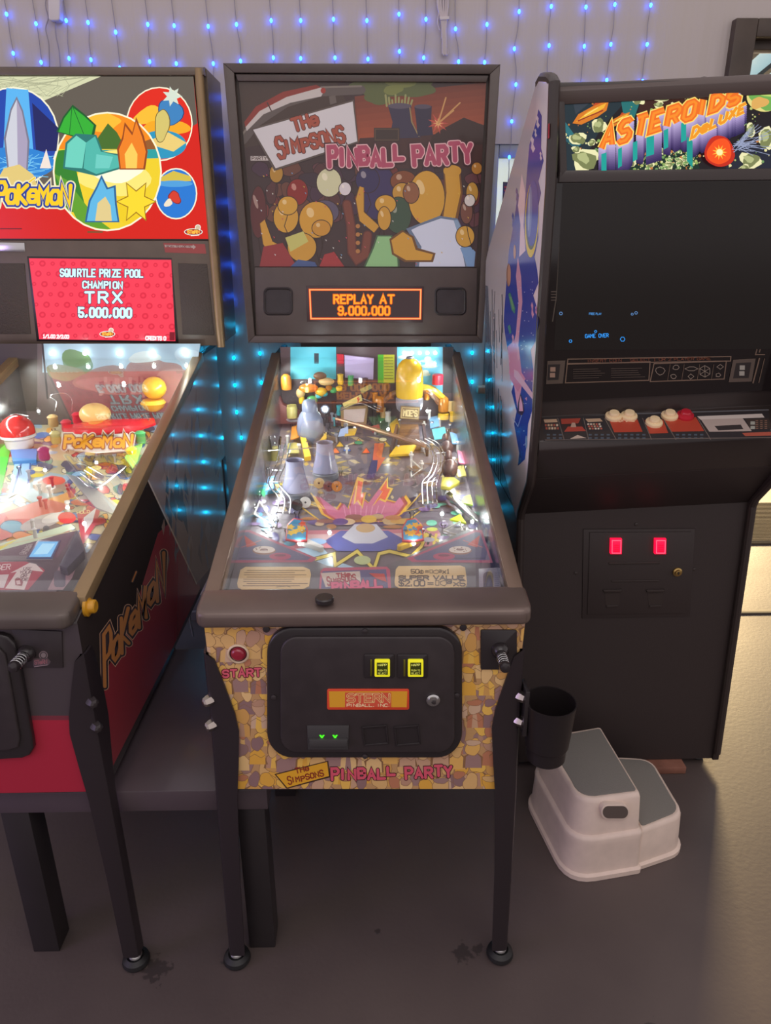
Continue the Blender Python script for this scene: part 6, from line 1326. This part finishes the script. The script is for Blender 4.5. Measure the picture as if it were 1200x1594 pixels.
B = NB(); slab(B, P_H, rrect(938.5, 1255, 977.5, 1274, 9), -.01, .003, 0); obj('handle_hole_shade', B, mat('hole_shade_colour', (92, 80, 74), .7), ST)  # solid dark plate; the hole's shade is put into its colour

# ------------------------------------------------------------------ cup holder on the yellow machine's right leg
CH = root('cup_holder', 'black plastic cup holder hung on the right front leg of the yellow machine', 'cup holder', (.338, -.0, .53))
cc = V((.342, -.005, .53))
B = NB(); lathe(B, [(0, 0), (.034, 0), (.037, .004), (.0375, .03), (.041, .034), (.0475, .125), (.048, .128), (.0455, .128), (.040, .04), (.034, .006), (0, .006)], cc, n=40, cap=False); obj('cup', B, mat('black_cup_plastic', (36, 31, 32), .32), CH)
B = NB(); box(B, (.2905, -.022, .592), (.2985, .02, .69), .001); box(B, (.296, -.014, .596), (.306, .012, .645), .001); obj('bracket', B, M_blackgloss, CH)

# ------------------------------------------------------------------ blue curtain lights on the wall
P_W = Plane((0, WY-.012, 0), (0, -1, 0))
tops = [((10, 22), (20, 83)), ((56, 37), (64, 97)), ((103, 32), (109, 91)), ((137, 35), (141, 93)), ((180, 50), (185, 106)), ((230, 38), (235, 96)), ((271, 40), (277, 99)), ((324, 41), (330, 99)), ((368, 38), (374, 95)), ((422, 32), (424, 90)), ((468, 32), (470, 91)), ((519, 30), (519, 90)), ((571, 32), (570, 92)), ((621, 22), (621, 80)), ((663, 30), (661, 90)), ((709, 45), (711, 96)), ((758, 38), (755, 97)), ((808, 18), (803, 76)), ((858, 10), (854, 71)), ((912, 11), (909, 72)), ((957, 7), (949, 69)), ((1013, 8), (1006, 69))]
ordn = ['leftmost', 'second', 'third', 'fourth', 'fifth', 'sixth', 'seventh', 'eighth', 'ninth', 'tenth', 'eleventh', 'twelfth', 'thirteenth', 'fourteenth', 'fifteenth', 'sixteenth', 'seventeenth', 'eighteenth', 'nineteenth', 'twentieth', 'twenty-first', 'rightmost']
B = NB(); ball(B, (0, 0, 0), (.0042, .0042, .0058), 12, 8); bme = {}
for nm, m in (('hi', M_led_blue), ('lo', M_led_cyan)):
    me = bpy.data.meshes.new('led_bulb_'+nm); B.to_mesh(me); me.materials.append(m); me.shade_smooth(); bme[nm] = me
B.free()
for i, (p0, p1) in enumerate(tops):
    w0, w1 = P_W.at(*p0), P_W.at(*p1); pitch = .1
    if i < len(ordn)-1 and i > 0: lab = f'{ordn[i]} strand from the left of the blue lights hanging on the wall'
    else: lab = f'{ordn[i]} strand of the blue lights hanging on the wall'
    R = root('light_strand', lab, 'string light', (w0.x, w0.y, 2.3), (0, 0, 0), 'blue curtain light strands on the back wall')
    pts = []; x = w1.x; z = w0.z; k = 0; spots = [w0]; zz = w1.z
    while zz > .45:
        spots.append(V((w1.x+rnd.uniform(-.006, .006)+(w1.x-w0.x)*0, WY-.012, zz))); zz -= pitch+rnd.uniform(-.004, .004)
    path = [V((w0.x+.003, WY-.007, 2.36)), V((w0.x-.004, WY-.007, (2.36+w0.z)/2))]
    for s_, n_ in zip(spots, spots[1:]+[None]):
        path.append(V((s_.x, WY-.007, s_.z)))
        if n_ is not None: path.append(V(((s_.x+n_.x)/2+rnd.uniform(-.004, .004), WY-.007, (s_.z+n_.z)/2)))
    B = NB(); tube(B, path, .0013, 5, 3); obj('wire', B, M_wire, R)
    for s_ in spots:
        o = bpy.data.objects.new('led_bulb', bme['hi' if s_.z > 1.25 else 'lo']); COL.objects.link(o); o.parent = R; o.location = (INV[R.name] @ s_)
# bundle of spare wire tied near the top, adapter box, power cords
CB = root('cable_bundle', 'bundle of white cable tied with a band, hanging high on the wall', 'cable', tuple(P_W.at(691, 0)))
P_W2 = Plane((0, WY-.016, 0), (0, -1, 0))
B = NB()
for x0, x1, x2, y2 in ((683, 687, 689, 84), (686, 689, 690, 86), (690, 691, 692, 85), (694, 693, 694, 86), (697, 695, 693, 78), (681, 686, 688, 60)): tube(B, [P_W2.at(x0, -40), P_W2.at(x0, 5), P_W2.at(x1, 28), P_W2.at(x2, y2*.7), P_W2.at(x2, y2)], .0032, 7)
tube(B, [P_W2.at(683, 20), P_W2.at(681, 35), P_W2.at(684, 47)], .002, 6); tube(B, [P_W2.at(692, 85), P_W2.at(697, 84), P_W2.at(697, 76)], .002, 6); obj('cable_loops', B, mat('white_cable', (196, 186, 190), .5), CB)
B = NB(); slab(B, P_W2, [(684, 26), (699, 25), (699, 30), (685, 31)], -.006, .006, .001); obj('tie_band', B, mat('white_tie', (206, 198, 200), .5), CB)
PA = root('power_adapter', 'small white plug-in adapter box on the wall at the top left', 'adapter', tuple(P_W.at(84, 15)))
B = NB(); slab(B, Plane((0, WY-.001, 0), (0, -1, 0)), [(74, -20), (93, -20), (93, 30), (90, 32), (78, 32), (75, 29)], 0, .03, .004, 3); obj('adapter_box', B, mat('white_adapter_plastic', (206, 200, 204), .45), PA)
B = NB(); tube(B, [P_W.at(72, -10), P_W.at(71, 10), P_W.at(75, 28), P_W.at(71, 45), P_W.at(76, 70), P_W.at(77, 110)], .0018, 6); tube(B, [P_W.at(86, 32), P_W.at(87, 55), P_W.at(92, 80), P_W.at(94, 110)], .0018, 6); obj('adapter_cord', B, M_wire, PA)
B = NB(); tube(B, [V((-.68, 1.33, .02)), V((-.66, 1.25, .16)), V((-.60, 1.2, .2)), V((-.52, 1.2, .25)), V((-.36, 1.22, .34))], .004, 8)
thing(obj('extension_lead', B, mat('grey_power_cord', (120, 122, 128), .5)), 'pale grey cable running behind the low black table toward the yellow machine', 'cable')
B = NB(); tube(B, [V((-.72, 1.20, .005)), V((-.715, 1.205, .2)), V((-.71, 1.21, .458))], .005, 8)
thing(obj('mains_lead', B, mat('black_power_cord', (40, 40, 44), .5)), 'dark cable hanging straight down from the red machine behind the low table', 'cable')
